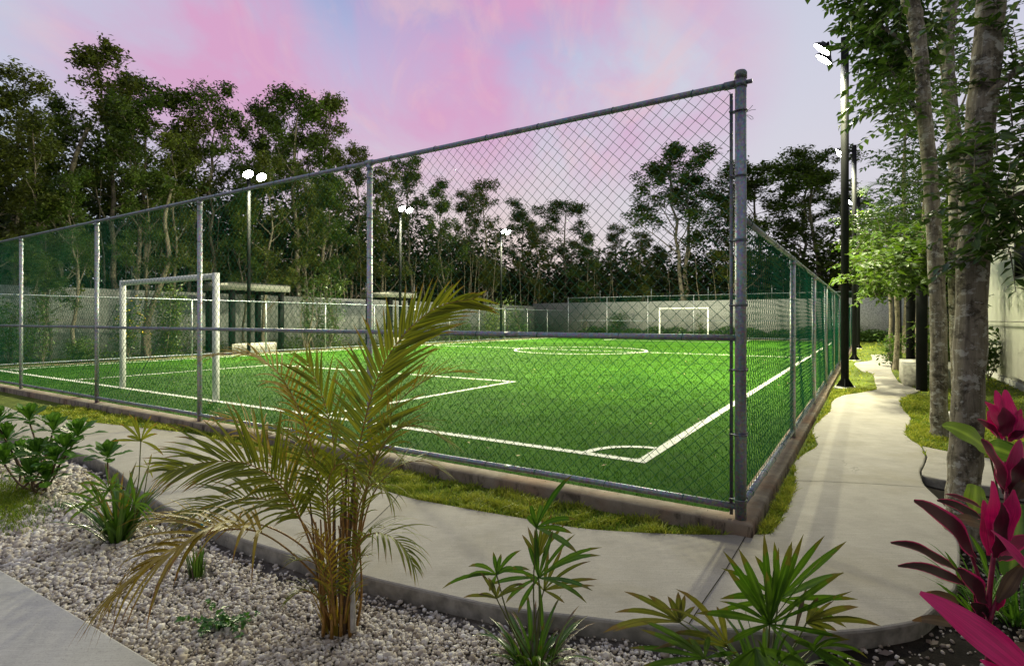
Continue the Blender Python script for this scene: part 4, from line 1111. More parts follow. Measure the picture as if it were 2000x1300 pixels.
left=[(-40,170,27,0,'tree cut by the left edge of the picture, leaning crown over the fence'),
 (28,128,28,3,'narrow tall tree at the far left with small tufts of leaves against blue sky'),
 (70,225,24.4,6,'shorter bushy tree just right of the far-left narrow tree'),
 (112,188,30,1,'thin-crowned tree between the far-left tufted tree and the tallest tree'),
 (205,84,28.5,0,'tallest tree of the left group, its rounded crown standing clear in the sky'),
 (262,150,31,4,'open-crowned tree leaning beside the right flank of the tallest tree'),
 (300,182,27,2,'forked tree with broken twigs right of the tallest tree'),
 (352,262,24.3,3,'slim tree in front of the wall with sparse crown below the skyline dip'),
 (385,225,29,6,'tree filling the dip in the skyline left of the first floodlight'),
 (440,164,28.5,5,'broad tree whose crown rises directly above the nearest far-side floodlight'),
 (505,200,33,1,'dark tree just right of the nearest far-side floodlight glare'),
 (560,172,28,4,'high tree with gappy crown midway between the first two far-side floodlights'),
 (615,205,34,2,'tree with a dense shoulder left of the last tall crown'),
 (655,188,28,0,'rightmost tall crown of the left group, ending the high skyline'),
 (700,285,31,6,'tree stepping down behind the second fence post'),
 (745,325,26.8,3,'slim tree left of the twin-headed far-side floodlight'),
 (812,305,30,5,'tree with its leafy top above the twin-headed far-side floodlight'),
 (862,350,27,1,'feathery tree just right of the twin-headed floodlight'),
 (905,372,33,3,'thin tree with a small isolated tuft of leaves on pale sky'),
 (948,352,28,6,'spreading tree left of the smallest floodlight'),
 (640,330,24.2,1,'slender tree rooted before the wall near the second fence post'),
 (530,300,24,6,'leafy slender tree standing in front of the wall right of the pale shelter beam'),
 (592,350,23.6,3,'pale slender trunk in front of the wall behind the areca palm'),
 (470,380,24.4,1,'slender tree behind the bench shelter right of the near goal'),
 (300,330,24.2,4,'crooked pale tree behind the near goal crossbar'),
 (165,330,23.8,2,'tree with leaning pale trunk between the two left fence posts'),
 (85,360,24.2,1,'dark-stemmed tree left of the leftmost full fence panel')]
for px,yt,L,k,lb in left: put_tree(px,yt,on_L(px,L),k,lb)
farr=[(1003,388,46,2,'tree carrying the smallest floodlight glare at its left edge'),
 (1052,440,44,6,'low rounded tree at the start of the far-end group'),
 (1092,392,47,4,'pointed tree standing alone in the low middle skyline'),
 (1150,455,43.5,1,'small tree right of the pointed middle tree'),
 (1200,438,49,3,'tree with two small heads in the low middle skyline'),
 (1250,452,45,6,'low tree left of the tall far-end tree'),
 (1318,284,43.4,5,'tall white-trunked tree behind the distant goal with spreading crown'),
 (1378,288,45.5,2,'tall full-crowned tree right of the white-trunked one, seen through the fence'),
 (1432,318,44,6,'tree hidden partly behind the tall corner post'),
 (1495,318,47,5,'flat-topped tree immediately right of the corner post'),
 (1560,288,49,2,'highest umbrella-like crown between corner post and nearest pole'),
 (1600,300,52,5,'spreading tree just left of the nearest floodlight pole'),
 (1640,385,47,4,'dark tree between the floodlight poles'),
 (1690,430,45,6,'dark tree behind the third floodlight'),
 (1740,420,50,0,'tree behind the far end of the path'),
 (1800,400,47,2,'tree behind the bench shelters at the right'),
 (1860,390,50,4,'tree glimpsed between the near trunks'),
 (1120,470,52,0,'hindmost tree above the wall corner'),
 (1285,480,53,1,'hindmost low tree left of the white-trunked tree')]
for px,yt,R,k,lb in farr: put_tree(px,yt,on_R(px,R),k,lb,wide=1.5 if px>1280 else 1.25)

# dense woodland behind the first row: one mass, unlit gloom in its leaf colour
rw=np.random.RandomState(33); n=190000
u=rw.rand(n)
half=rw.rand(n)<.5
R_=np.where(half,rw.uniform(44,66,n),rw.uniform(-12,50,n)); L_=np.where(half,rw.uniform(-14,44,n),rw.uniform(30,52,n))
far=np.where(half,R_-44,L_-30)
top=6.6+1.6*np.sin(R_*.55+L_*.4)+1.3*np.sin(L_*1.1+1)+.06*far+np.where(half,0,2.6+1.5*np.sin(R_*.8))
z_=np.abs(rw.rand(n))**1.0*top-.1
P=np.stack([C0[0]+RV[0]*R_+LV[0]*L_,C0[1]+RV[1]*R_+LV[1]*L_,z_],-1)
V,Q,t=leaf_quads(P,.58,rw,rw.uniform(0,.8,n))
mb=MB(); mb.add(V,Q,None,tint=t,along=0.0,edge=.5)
kind(mb.build('woodland',M['leaf_wood_shaded']),'stuff')
# thin saplings and bare stems in the wood, seen as pale lines
mb=MB()
for k in range(150):
    if k%2: R0_,L0_=rw.uniform(-4,44),rw.uniform(26.2,31)
    else: R0_,L0_=rw.uniform(41.8,48),rw.uniform(-12,28)
    p=FP(R0_,L0_,-.1); h=rw.uniform(4.5,9); d=rw.normal(0,.06,2); P=[p]
    for j in range(7): P.append(P[-1]+np.array([d[0]*h/7+rw.normal(0,.07),d[1]*h/7+rw.normal(0,.07),h/7]))
    mb.tube(P,np.linspace(rw.uniform(.03,.06),.012,8),5,False)
kind(mb.build('woodland_stems',M['bark_pale'],None,True),'stuff')

# undergrowth along the walls
def undergrowth(name,P,size,mat,seed):
    r_=np.random.RandomState(seed); V,Q,t=leaf_quads(P,size,r_,r_.uniform(0,1,len(P)),.3); mb=MB(); mb.add(V,Q,None,tint=t,along=0.,edge=.5)
    return kind(mb.build(name,mat),'stuff')
n=15000; Lr=rw.uniform(-9,20.5,n); hh=.45+.3*np.abs(np.sin(Lr*1.7))+.25*np.sin(Lr*.6)**2
Rr=39.5+rw.uniform(0,1.4,n); z_=rw.rand(n)*hh
undergrowth('undergrowth',np.stack([C0[0]+RV[0]*Rr+LV[0]*Lr,C0[1]+RV[1]*Rr+LV[1]*Lr,z_],-1),.2,M['leaf_near'],1)
n=9000; Rr=rw.uniform(-2,37,n); m=np.sin(Rr*.9)+np.sin(Rr*2.3+1); kk=rw.rand(n)<np.clip(.35+.4*m,0.03,1); Rr=Rr[kk]; m=m[kk]; n=len(Rr)
Lr=23.6+rw.uniform(0,1.9,n); z_=rw.rand(n)*(.3+.45*np.clip(m,0,2))
undergrowth('undergrowth',np.stack([C0[0]+RV[0]*Rr+LV[0]*Lr,C0[1]+RV[1]*Rr+LV[1]*Lr,z_],-1),.17,M['leaf_tree'],2)

# small shrubs and saplings inside the far side, each its own
def bush(label,pos,h,w,seed,mat,leaf=.13,n=900,name='shrub',stems=5,cat='shrub',flowers=False,low=.25):
    r_=np.random.RandomState(seed); root=thing(name,label,cat,pos); pos=np.array(pos)
    mb=MB(); tips=[]
    for k in range(stems):
        a=r_.uniform(0,6.28); e=np.array([math.cos(a)*w*.42*r_.rand()**.5,math.sin(a)*w*.42*r_.rand()**.5,h*r_.uniform(.6,.95)])
        mid=e*.5+r_.normal(0,.05,3)*h; mid[2]=e[2]*.5; mb.tube([pos,pos+mid,pos+e],np.linspace(.022,.006,3)*max(.5,h/2),4,False); tips.append(e)
    mb.build('stem',M['bark_far'],root,True)
    tips=np.array(tips); c=tips[r_.randint(0,len(tips),n)]; P=pos+c*r_.uniform(low,1.05,(n,1))+r_.normal(0,1,(n,3))*[w*.14,w*.14,h*.09]
    P[:,2]=np.maximum(P[:,2],pos[2]+.03)
    V,Q,t=leaf_quads(P,leaf,r_,r_.uniform(0,1,n),.4); mb=MB(); mb.add(V,Q,None,tint=t,along=0.,edge=.5); mb.build('crown',mat,root)
    if flowers:
        P=P[r_.rand(n)<.22]+[0,0,.03]; P=P[P[:,2]>pos[2]+h*.35]; V,Q,t=leaf_quads(P,leaf*.9,r_,r_.uniform(0,1,len(P)),.2); mb=MB(); mb.add(V,Q); mb.build('blossom',M['flower'],root)
    return root
bush('leafy sapling at the left edge, against the wall',on_L(20,24.4),2.6,1.8,51,M['leaf_tree'],n=1300)
bush('dark-stemmed sapling between the two left fence posts',on_L(85,22.6),2.5,1.3,52,M['leaf_tree'],n=700,name='sapling',cat='sapling')
bush('low round shrub left of the near goal',on_L(165,22.6),1.1,1.5,53,M['leaf_tree'],n=1000,low=.1)
bush('shrub with yellow blossom behind the left post of the near goal',on_L(252,22.4),2.4,1.3,54,M['leaf_near'],n=900,flowers=True,name='flowering_shrub')
bush('dense dark column of leaves inside the near goal frame',on_L(322,22.8),3.0,1.5,55,M['leaf_tree'],n=2200,low=.05)
bush('tall leafy sapling left of the second fence post',on_L(640,22.6),3.6,2.0,56,M['leaf_near'],n=1500,name='sapling',cat='sapling')
bush('thin sapling with pale stems beside the shelter right of the near goal',on_L(596,22.4),4.2,1.1,57,M['leaf_near'],n=700,name='sapling',cat='sapling')
bush('small bright shrub against the wall left of the wall corner',on_L(905,23.2),2.0,1.5,58,M['leaf_near'],n=700)
bush('broad shrub of mixed leaves near the far corner of the low fence',on_L(958,22.4),3.2,3.0,59,M['leaf_tree'],n=2200)
bush('leafy shrub spilling over the far corner of the low fence',on_L(1020,22.0),3.0,2.8,60,M['leaf_near'],n=1500)
bush('bare dark sapling just right of the far fence corner',on_R(1142,40.0),2.7,1.2,61,M['leaf_tree'],n=60,name='sapling',cat='sapling')
bush('round-headed small tree against the far wall left of the distant goal',on_R(1200,40.0),2.7,2.4,62,M['leaf_near'],n=1300,name='sapling',cat='sapling',low=.55)
bush('thin sapling inside the distant goal frame',on_R(1366,40.2),2.4,.7,63,M['leaf_tree'],n=160,name='sapling',cat='sapling')
bush('round dark shrub on the far lawn at the end of the path',on_R(1676,40.2),1.3,1.6,64,M['leaf_near'],n=1200,low=.1)
bush('low shrub under the far wall by the third black post',on_R(1725,40.3),.9,2.4,65,M['leaf_near'],n=1300,low=.1)

# ------------------------------------------------------------------ near trees on the right
def spray(lv,rng,p,d,L,nl,ll,wl,tmean=.5,mbw=None):
    """a leafy twig"""
    P=droop_curve(p,d,L,rng.uniform(.1,.7),6)
    if mbw is not None: mbw.tube(P,np.linspace(.006,.002,6),3,False)
    T=np.gradient(P,axis=0)
    k=np.arange(nl); t=(k+.7)/nl; f=np.clip(t*5,0,4.999); i=f.astype(int); pos=P[i]+(P[i+1]-P[i])*(f-i)[:,None]; tg=T[i]/(np.linalg.norm(T[i],axis=1,keepdims=True)+1e-9)
    sd=np.cross(tg,[0,0,1.0]); sd/=np.linalg.norm(sd,axis=1,keepdims=True)+1e-9
    sg=np.where(k%2==0,1.0,-1.0)[:,None]; dr=tg*.55+sd*sg*.9+rng.normal(0,.22,(nl,3))+np.array([0,0,-.18])
    nn=np.array([0,0,1.0])+rng.normal(0,.35,(nl,3))
    lv.add(pos,dr,nn,ll*rng.uniform(.7,1.2,nl),wl*rng.uniform(.8,1.2,nl),np.clip(rng.normal(tmean,.2,nl),0,1))
def trunk_px(pts,Y,w):
    """trunk centre line from photo pixels at distance Y (list of Y ok); w = width in px"""
    P=[];R=[]
    for k,(px,py) in enumerate(pts):
        y=Y[k] if hasattr(Y,'__len__') else Y; P.append(WP(px,py,y)); R.append(w[k]/2*y/F)
    P=catmull(P,5); R=np.interp(np.linspace(0,1,len(P)),np.linspace(0,1,len(R)),R); return P,R
def near_tree(label,base,trunk,blobs,limbs,seed,leafmat,ll,barkm=M['bark'],nl=11,dens=1.0):
    rng=np.random.RandomState(seed); root=thing('tree',label,'tree',base)
    P,R=trunk; mb=MB(); R=R*(1+.05*np.sin(np.arange(len(R))*1.9+seed)+rng.normal(0,.02,len(R))); R[:3]=R[:3]*np.array([1.5,1.25,1.08])
    mb.tube(P,R,14,False)
    for L_ in limbs:
        pts=catmull([np.array(q[:3]) for q in L_['p']],4); mb.tube(pts,np.linspace(L_['r'],L_['r']*.35,len(pts)),8,False)
    mb.build('trunk',barkm,root,True)
    lv=Leaves(); mbw=MB()
    for (px,py,Y,rx,ry,ns,tm) in blobs:
        c=WP(px,py,Y); sx=rx*Y/F; sz=ry*Y/F
        for k in range(int(ns*DENS*dens)):
            u=rng.normal(0,.55,3); p=c+u*[sx,max(sx,sz)*.8,sz]; d=unit(u*[1,1,.35]+rng.normal(0,.35,3)+[0,0,.05])
            spray(lv,rng,p,d,ll*rng.uniform(2.2,4.0),nl,ll,ll*.54,tm,mbw)
    if blobs:
        cm=MB(); lv.into(cm); V,Q,T,at=mbw.mesh('x',None); cm.add(V,Q,None,tint=0.,along=0.,edge=0.)
        V,Q,T,at=cm.mesh('x',None); mi=np.concatenate([np.ones(len(Q)),np.zeros(len(T))])
        me=raw_mesh('crown',V-np.array(root.location),Q,T,[leafmat,M['bark']],False,at,mi); o=bpy.data.objects.new('crown',me); COL.objects.link(o); o.parent=root
    return root
DENS=2.2
def limb(pxs,r): return dict(p=[WP(a,b,y) for a,b,y in pxs],r=r)
bC=W(1884,1062,-.09)
near_tree('stout mottled tree trunk nearest the camera, rising behind the pink cordylines',bC,
  trunk_px([(1884,1075),(1882,960),(1888,850),(1896,640),(1903,430),(1909,300),(1926,130),(1936,0),(1950,-160),(1962,-420)],bC[1]+.02,[62,57,54,52,49,48,49,47,44,36]),
  [(1975,80,3.9,30,40,7,.35),(1975,165,3.8,28,25,7,.3),(1972,225,3.9,30,25,8,.35),(1968,300,3.6,40,40,17,.12),(1945,395,3.5,48,26,20,.15),(1985,420,3.5,30,40,14,.12),(1965,485,3.7,35,18,12,.15),(1900,380,3.5,16,16,4,.7),(2050,250,3.9,60,120,26,.3),(1995,130,4.6,40,60,9,.4),(1890,-120,3.9,160,60,26,.4),(2020,-60,4.2,90,70,20,.4)],
  [limb([(1905,420,bC[1]),(1945,398,3.6),(2010,370,3.5),(2080,330,3.5)],.022),limb([(1918,200,bC[1]),(1960,160,3.8),(2020,110,4.0),(2090,60,4.2)],.03),limb([(1945,-80,bC[1]),(1900,-130,3.9),(1830,-170,3.9)],.03)],81,M['leaf_near'],.092,dens=.6)
bA=W(1838,852,-.02)
near_tree('mottled leaning tree trunk rooted on the lawn by the curve of the path',bA,
  trunk_px([(1838,858),(1834,800),(1833,640),(1826,480),(1816,330),(1806,230),(1800,130),(1790,50),(1778,0),(1768,-60),(1750,-200)],bA[1],[31,29,27,26,25,25,24,27,30,26,16]),
  [(1712,8,8.0,34,12,13,.35),(1750,58,7.8,30,25,18,.3),(1750,110,8.2,24,20,12,.35),(1745,20,7.6,40,24,20,.3),(1740,100,7.8,36,26,22,.3),(1735,155,7.8,32,20,16,.35),(1760,195,7.4,34,18,14,.6),(1755,230,7.2,26,12,8,.75),(1742,140,8.0,20,18,7,.4),(1838,95,8.2,20,30,8,.5),(1835,200,8.0,20,22,8,.7),(1800,-60,7.6,90,40,34,.35),(1700,-40,8,50,30,22,.35)],
  [limb([(1800,140,bA[1]),(1775,105,7.4),(1748,70,7.6),(1700,40,7.9),(1650,15,8.1)],.035),limb([(1812,270,bA[1]),(1785,210,7.3),(1755,160,7.5),(1728,120,7.8),(1690,80,8.0)],.03),limb([(1790,50,bA[1]),(1830,90,7.8),(1842,160,8)],.015)],82,M['leaf_near'],.14,dens=.75)
bB=W(1872,786,-.02)
near_tree('slimmer mottled trunk between the stout nearest tree and the leaning one',bB,
  trunk_px([(1876,796),(1870,700),(1864,560),(1867,420),(1867,310),(1856,200),(1850,120),(1850,60),(1857,0),(1868,-60),(1880,-200)],bB[1],[24,22,20,23,25,24,24,25,26,22,14]),
  [(1880,40,10.5,24,20,10,.3),(1865,150,10.5,24,30,8,.4),(1890,240,10,20,30,8,.45),(1900,100,11,30,40,10,.4),(1850,300,10.3,20,14,6,.6),(1880,-60,10.5,80,40,24,.35)],
  [limb([(1866,230,bB[1]),(1885,190,10.3),(1905,120,10.6)],.025),limb([(1855,100,bB[1]),(1875,60,10.4),(1895,30,10.5)],.02)],83,M['leaf_near'],.13)
for lb_,pp,yy,ww,bl,sd in (('bare pale trunk leaning right behind the leftmost fence panels, thin tuft on top',[(42,470),(70,430),(105,395),(134,350),(150,300),(172,250)],24.5,[12,11,10,9,8,6],[(165,250,24.5,34,22,9,.3),(140,240,24.5,24,16,6,.3)],91),
   ('bent pale trunk in the dark at the far left behind the fence',[(14,470),(34,415),(55,370),(62,330),(58,270)],25.2,[13,12,11,9,7],[(50,270,25.2,40,24,10,.3)],92),
   ('forked pale trunk leaning left behind the near goal crossbar',[(285,640),(300,590),(318,545),(330,500),(322,430),(335,370)],23.0,[11,10,9,8,7,5],[(330,370,23,34,24,9,.35)],93)):
    b_=WP(pp[0][0],pp[0][1],yy); b_=np.array([b_[0],b_[1],-.1]); P_,R_t=trunk_px(pp,yy,ww); P_=np.concatenate([[b_],P_]); R_t=np.concatenate([[R_t[0]*1.1],R_t])
    near_tree(lb_,b_,(P_,R_t),bl,[],sd,M['leaf_tree'],.24,M['bark_pale'],9)
# understory trees beside the shelter, lit by the floodlights
def under_tree(label,px,py,ytop,blobs,w,seed,mat=M['leaf_bright'],ll=.16):
    b=W(px,py,-.02); return near_tree(label,b,trunk_px([(px,py+2),(px+3,(py*2+ytop)/3),(px-3,(py+ytop*2)/3),(px+2,ytop)],b[1],[w,w*.9,w*.75,w*.4]),[(a,c,b[1]+dy,rx,ry,n_,t) for a,c,dy,rx,ry,n_,t in blobs],[],seed,mat,ll,M['bark_pale'],9)
under_tree('slim pale twin of the lawn saplings, its bright crown in front of the near shelter',1750,722,420,[(1720,470,-2,40,24,22,.5),(1700,510,-2.5,34,18,16,.6),(1755,440,-1,34,28,22,.4),(1745,500,-3,36,22,20,.5),(1690,455,0,24,16,8,.6),(1735,545,-4,34,16,14,.75),(1790,490,-6,34,20,22,.45),(1825,475,-6,26,22,20,.4),(1770,520,-6.5,34,16,18,.6),(1815,530,-6.5,20,18,14,.6),(1700,545,-5,26,14,10,.7),(1720,440,0,40,40,26,.4),(1715,560,-4,18,10,6,.8)],9,84)
under_tree('slim pale sapling with leaning stem left of the nearest black post',1737,704,400,[(1770,380,-1,34,34,20,.35),(1725,420,0,30,20,14,.5),(1800,430,-3,28,34,20,.4),(1780,500,-5,34,26,22,.5),(1795,545,-6,22,20,14,.7)],7,85)
under_tree('sapling behind the leaning mottled trunk, bright leaves between the trunks',1806,742,330,[(1845,430,-2,18,60,20,.6),(1850,520,-2,16,50,16,.7),(1852,620,-2,12,40,10,.75),(1805,350,0,30,26,14,.4),(1785,310,1,28,24,12,.45),(1848,340,0,20,30,10,.4)],8,86)
under_tree('background tree behind the palm fronds left of the trunks',1768,690,215,[(1770,330,0,34,26,14,.2),(1740,390,2,36,26,16,.2),(1800,270,0,34,30,16,.25),(1730,300,1,16,14,4,.3),(1780,250,0,26,24,12,.3)],9,87,M['leaf_near'],.22)
bush('low bright shrub at the foot of the near black post',W(1822,762,-.02),.72,.6,71,M['leaf_bright'],leaf=.09,n=420,low=.15)
bush('leafy shrub hugging the near black shelter post',W(1812,736,-.02),1.15,.8,72,M['leaf_bright'],leaf=.11,n=560,low=.3)
bush('small shrub at the foot of the slim pale saplings',W(1742,716,-.02),1.1,1.2,73,M['leaf_bright'],leaf=.14,n=420,low=.15)
bush('leafy plant against the house wall right of the stout trunk',W(1930,742,-.02),1.3,.7,74,M['leaf_near'],leaf=.16,n=300,low=.3)
bush('pale green shrub between the mottled trunks',W(1856,742,-.02),1.7,.9,75,M['leaf_bright'],leaf=.12,n=520,low=.2)

# ------------------------------------------------------------------ palms: fronds and fans
def frond(mb,mr,pts,nl,ll,lw,roll=0.,droop=.6,t0=.4,tint=.5,rng=None,right=1.0,left=1.0,rr=.006,ang=(58,22),vee=25,rachis_end=.0015,upv=(0,0,1.0)):
    P=catmull(pts,6); n=len(P); s=np.concatenate([[0],np.cumsum(np.linalg.norm(np.diff(P,axis=0),axis=1))]); s/=s[-1]
    mr.tube(P,np.interp(s,[0,1],[rr,rachis_end]),6,False)
    T=np.gradient(P,axis=0); T/=np.linalg.norm(T,axis=1,keepdims=True)
    c,s_=math.cos(roll),math.sin(roll)
    for k in range(nl):
        t=t0+(1-t0)*(k+.5)/nl; p=np.array([np.interp(t,s,P[:,j]) for j in range(3)]); tg=unit([np.interp(t,s,T[:,j]) for j in range(3)])
        U=np.array(upv,float); U=U-tg*np.dot(U,tg)
        if np.linalg.norm(U)<.15: U=np.array([0,-1.0,.2]); U=U-tg*np.dot(U,tg)
        U=unit(U); S=np.cross(tg,U); S2=c*S+s_*U; U2=-s_*S+c*U
        f=(k+.5)/nl; a=math.radians(ang[0]+(ang[1]-ang[0])*f); prof=math.sin(PI*min(1,.22+.72*f))**.7
        for sg,amt in ((1,right),(-1,left)):
            if amt<=0: continue
            v=math.radians(vee+rng.uniform(-9,9)); aa=a+rng.normal(0,.07)
            d=tg*math.cos(aa)+math.sin(aa)*(sg*S2*math.cos(v)+U2*math.sin(v))
            L=ll*prof*amt*rng.uniform(.85,1.1)
            C_=droop_curve(p,d,L,droop*rng.uniform(.5,1.7),7)
            if rng.rand()<.05: continue
            strip(mb,C_,.74*lw*rng.uniform(.8,1.15)*(.6+.4*prof),np.cross(d,U2)+rng.normal(0,.12,3),.28,'leaflet',np.clip(tint+rng.normal(0,.2),0,1))
def px_path(pts,Y0): return [WP(a,b,Y0+dy) for a,b,dy in pts]

ra=np.random.RandomState(21)
bp=W(660,1232,-.09); Y0=bp[1]
areca=thing('areca_palm','large yellow-green feathery areca palm clump in the white gravel bed','palm',bp)
AF=[  # points, leaflets, length, width, roll, droop, t0, tint, material, right, left
 ([(668,1190,0),(680,1050,0),(692,925,-.02),(706,850,-.02),(735,745,0),(780,664,.04),(850,602,.1),(928,582,.16)],34,.50,.031,75,.28,.40,.35,'g',.55,1.0),
 ([(650,1185,0),(634,1000,.08),(602,852,.12),(566,762,.14),(525,712,.14),(470,690,.1),(402,696,.02)],22,.26,.018,10,1.1,.50,.6,'y',1,1),
 ([(646,1180,0),(620,1040,.1),(582,960,.14),(520,880,.16),(478,830,.14),(430,812,.1)],20,.30,.017,15,1.5,.42,.5,'y',1,1),
 ([(640,1160,0),(592,1025,-.05),(546,945,-.1),(482,905,-.14),(405,902,-.18),(330,920,-.2)],28,.36,.024,55,.55,.36,.35,'g',1,.8),
 ([(640,1150,0),(577,1085,-.1),(510,1040,-.2),(444,1034,-.28),(383,1052,-.36),(311,1096,-.42),(232,1160,-.46)],17,.47,.036,0,1.9,.42,.45,'y',1,1),
 ([(640,1130,0),(588,1064,.04),(510,1024,.05),(433,1027,.02),(366,1013,-.02),(285,1022,-.06)],15,.34,.020,0,1.0,.45,.7,'y',.9,.7),
 ([(640,1120,0),(585,1012,.02),(505,972,.02),(425,980,-.02),(362,1004,-.06)],24,.34,.018,25,1.0,.34,.35,'g',1,1),
 ([(690,1160,0),(704,1010,.05),(732,885,.1),(770,797,.14),(810,757,.16),(858,730,.18),(915,726,.2)],22,.27,.017,15,.8,.42,.55,'y',1,1),
 ([(690,1140,0),(716,960,-.05),(742,880,-.1),(775,840,-.14),(820,832,-.16),(885,868,-.16)],18,.24,.016,10,1.1,.45,.35,'g',1,1),
 ([(686,1130,-.05),(696,1072,-.1),(718,1044,-.14),(756,1044,-.2),(788,1068,-.24),(808,1104,-.26)],22,.25,.015,0,1.6,.25,.3,'g',1,1),
 ([(688,1100,0),(702,990,-.1),(722,948,-.14),(748,950,-.18),(768,985,-.2)],13,.22,.016,0,1.3,.35,.3,'g',1,1),
 ([(690,1120,.05),(722,980,.14),(770,915,.2),(826,900,.24),(872,924,.26)],16,.2,.015,5,1.0,.42,.4,'g',1,1),
 ([(655,1160,-.1),(640,1000,-.2),(644,928,-.26),(672,905,-.3),(716,930,-.34)],20,.22,.015,0,1.1,.42,.4,'g',1,1),
 ([(648,1170,.05),(652,980,.1),(652,870,.16),(632,780,.2),(600,705,.24)],22,.36,.02,65,.35,.42,.35,'g',.9,1),
 ([(644,1170,.05),(628,960,.12),(598,880,.18),(566,842,.22),(520,850,.24)],20,.28,.018,10,1.1,.40,.4,'g',1,1),
 ([(650,1215,-.05),(622,1168,-.1),(592,1152,-.14),(562,1172,-.16)],12,.15,.012,0,1.2,.3,.4,'g',1,1),
 ([(660,1215,-.06),(640,1150,-.12),(616,1100,-.16),(570,1092,-.2)],13,.17,.012,0,1.0,.3,.45,'g',1,1),
 ([(672,1215,-.06),(684,1140,-.12),(700,1090,-.16),(722,1082,-.2)],12,.15,.012,0,1.0,.3,.4,'g',1,1),
 ([(655,1220,-.08),(650,1160,-.14),(640,1080,-.2),(612,1040,-.26),(590,1048,-.3)],14,.18,.013,0,1.1,.3,.5,'y',1,1),
 ([(662,1200,.02),(690,1010,.0),(724,900,-.02),(752,872,-.04),(790,900,-.06)],14,.2,.015,0,1.2,.45,.5,'g',1,1),
]
for pts,nl,ll,lw,roll,dr,t0,ti,mt,rg,lf in AF:
    mb=MB(); mr=MB(); frond(mb,mr,px_path(pts,Y0),int(nl*1.25),ll,lw,math.radians(roll),dr,t0,ti,ra,rg,lf,.0062)
    fo=mb.build('frond',M['leaf_areca_y'] if mt=='y' else M['leaf_areca'],areca)
    V,Q,T,at=mr.mesh('x',None); me=raw_mesh('rachis',V-np.array(areca.location),Q,T,[M['cane']],True); o=bpy.data.objects.new('rachis',me); COL.objects.link(o); o.parent=fo
for k in range(30):
    x0=ra.uniform(628,694); x1=660+(x0-660)*ra.uniform(.9,1.6)+ra.normal(0,9); yt=ra.uniform(880,1110); dy=ra.uniform(-.09,.09)
    mb=MB(); P=px_path([(x0,1236+ra.uniform(-8,6)-dy*60,dy),(x0*.6+x1*.4+ra.normal(0,4),(1236*.6+yt*.4),dy),(x1,yt,dy*1.5)],Y0); P=catmull(P,4)
    mb.tube(P,np.linspace(ra.uniform(.007,.011),.004,len(P)),6)
    mb.build('cane',M['cane'] if k%4 else M['cane_dark'],areca,True)
for pts,r,mt in (([(672,1234,-.05),(680,1080,-.05),(692,930,-.05)],.011,'cane_dark'),([(690,1232,-.07),(688,1150,-.07),(683,1075,-.07)],.0155,'cane_grey')):
    mb=MB(); P=catmull(px_path(pts,Y0),5); mb.tube(P,np.linspace(r,r*.6,len(P)),8); mb.build('cane',M[mt],areca,True)
# sheath skirts round the clump's foot
mb=MB()
for k in range(26):
    a=ra.uniform(0,6.28); p=bp+[math.cos(a)*.06,math.sin(a)*.05,0]; strip(mb,droop_curve(p,[math.cos(a)*.35,math.sin(a)*.35,1],ra.uniform(.12,.3),.5,5),.016,None,.2,'strap',ra.rand())
mb.build('basal_shoots',M['leaf_areca_y'],areca)

# coconut-like palm behind the mottled trunks, bright in the floodlight
pb=W(1792,706,-.02)
palm=thing('palm_tree','green feather palm behind the leaning mottled trunk, fronds arching left','palm',pb)
mb=MB(); P=catmull([WP(1792,708,pb[1]),WP(1796,600,pb[1]),WP(1793,500,pb[1]),WP(1797,420,pb[1])],5); mb.tube(P,np.linspace(.13,.09,len(P)),10); mb.build('trunk',M['bark_pale'],palm,True)
rp=np.random.RandomState(8)
for pts in ([(1797,425),(1770,350),(1735,310),(1700,318)],[(1797,425),(1760,375),(1715,360),(1680,378)],[(1797,425),(1775,395),(1730,400),(1695,430)],[(1797,425),(1790,340),(1770,290),(1740,290)],[(1797,425),(1815,350),(1840,310),(1870,320)],[(1797,425),(1830,390),(1850,400),(1862,440)],[(1797,425),(1800,330),(1808,280),(1826,262)],[(1797,425),(1760,420),(1730,450),(1716,490)]):
    mb=MB(); mr=MB(); frond(mb,mr,[WP(a,b,pb[1]+rp.uniform(-.8,.8)*(k/3)) for k,(a,b) in enumerate(pts)],26,.75,.045,.4,.9,.18,.6,rp,1,1,.022,(55,20),25,.005)
    fo=mb.build('frond',M['leaf_bright'],palm); V,Q,T,at=mr.mesh('x',None); me=raw_mesh('rachis',V-np.array(palm.location),Q,T,[M['stem_green']],True); o=bpy.data.objects.new('rachis',me); COL.objects.link(o); o.parent=fo
pb2=FP(13.5,-2.9,-.02)
palm=thing('palm_tree','green feather palm in front of the house wall, mostly hidden by the stout trunk','palm',pb2)
mb=MB(); q=lambda x,y,dy=0: WP(x,y,pb2[1]+dy)
xb=1000+F*pb2[0]/pb2[1]
P=catmull([pb2,q(xb+4,560),q(xb+10,440)],5); mb.tube(P,np.linspace(.09,.06,len(P)),10); mb.build('trunk',M['bark_pale'],palm,True)
for dx,dy_ in ((-60,-40),(60,-60),(80,-20),(110,10),(-40,-90),(40,-100),(90,-75)):
    mb=MB(); mr=MB(); frond(mb,mr,[q(xb+10,440),q(xb+10+dx*.5,440+dy_*1.0-20,rp.uniform(-.3,.3)),q(xb+10+dx,440+dy_,rp.uniform(-.6,.6))],20,.5,.035,.3,.8,.2,.5,rp,1,1,.016,(55,20),25,.004)
    fo=mb.build('frond',M['leaf_bright'],palm); V,Q,T,at=mr.mesh('x',None); me=raw_mesh('rachis',V-np.array(palm.location),Q,T,[M['stem_green']],True); o=bpy.data.objects.new('rachis',me); COL.objects.link(o); o.parent=fo

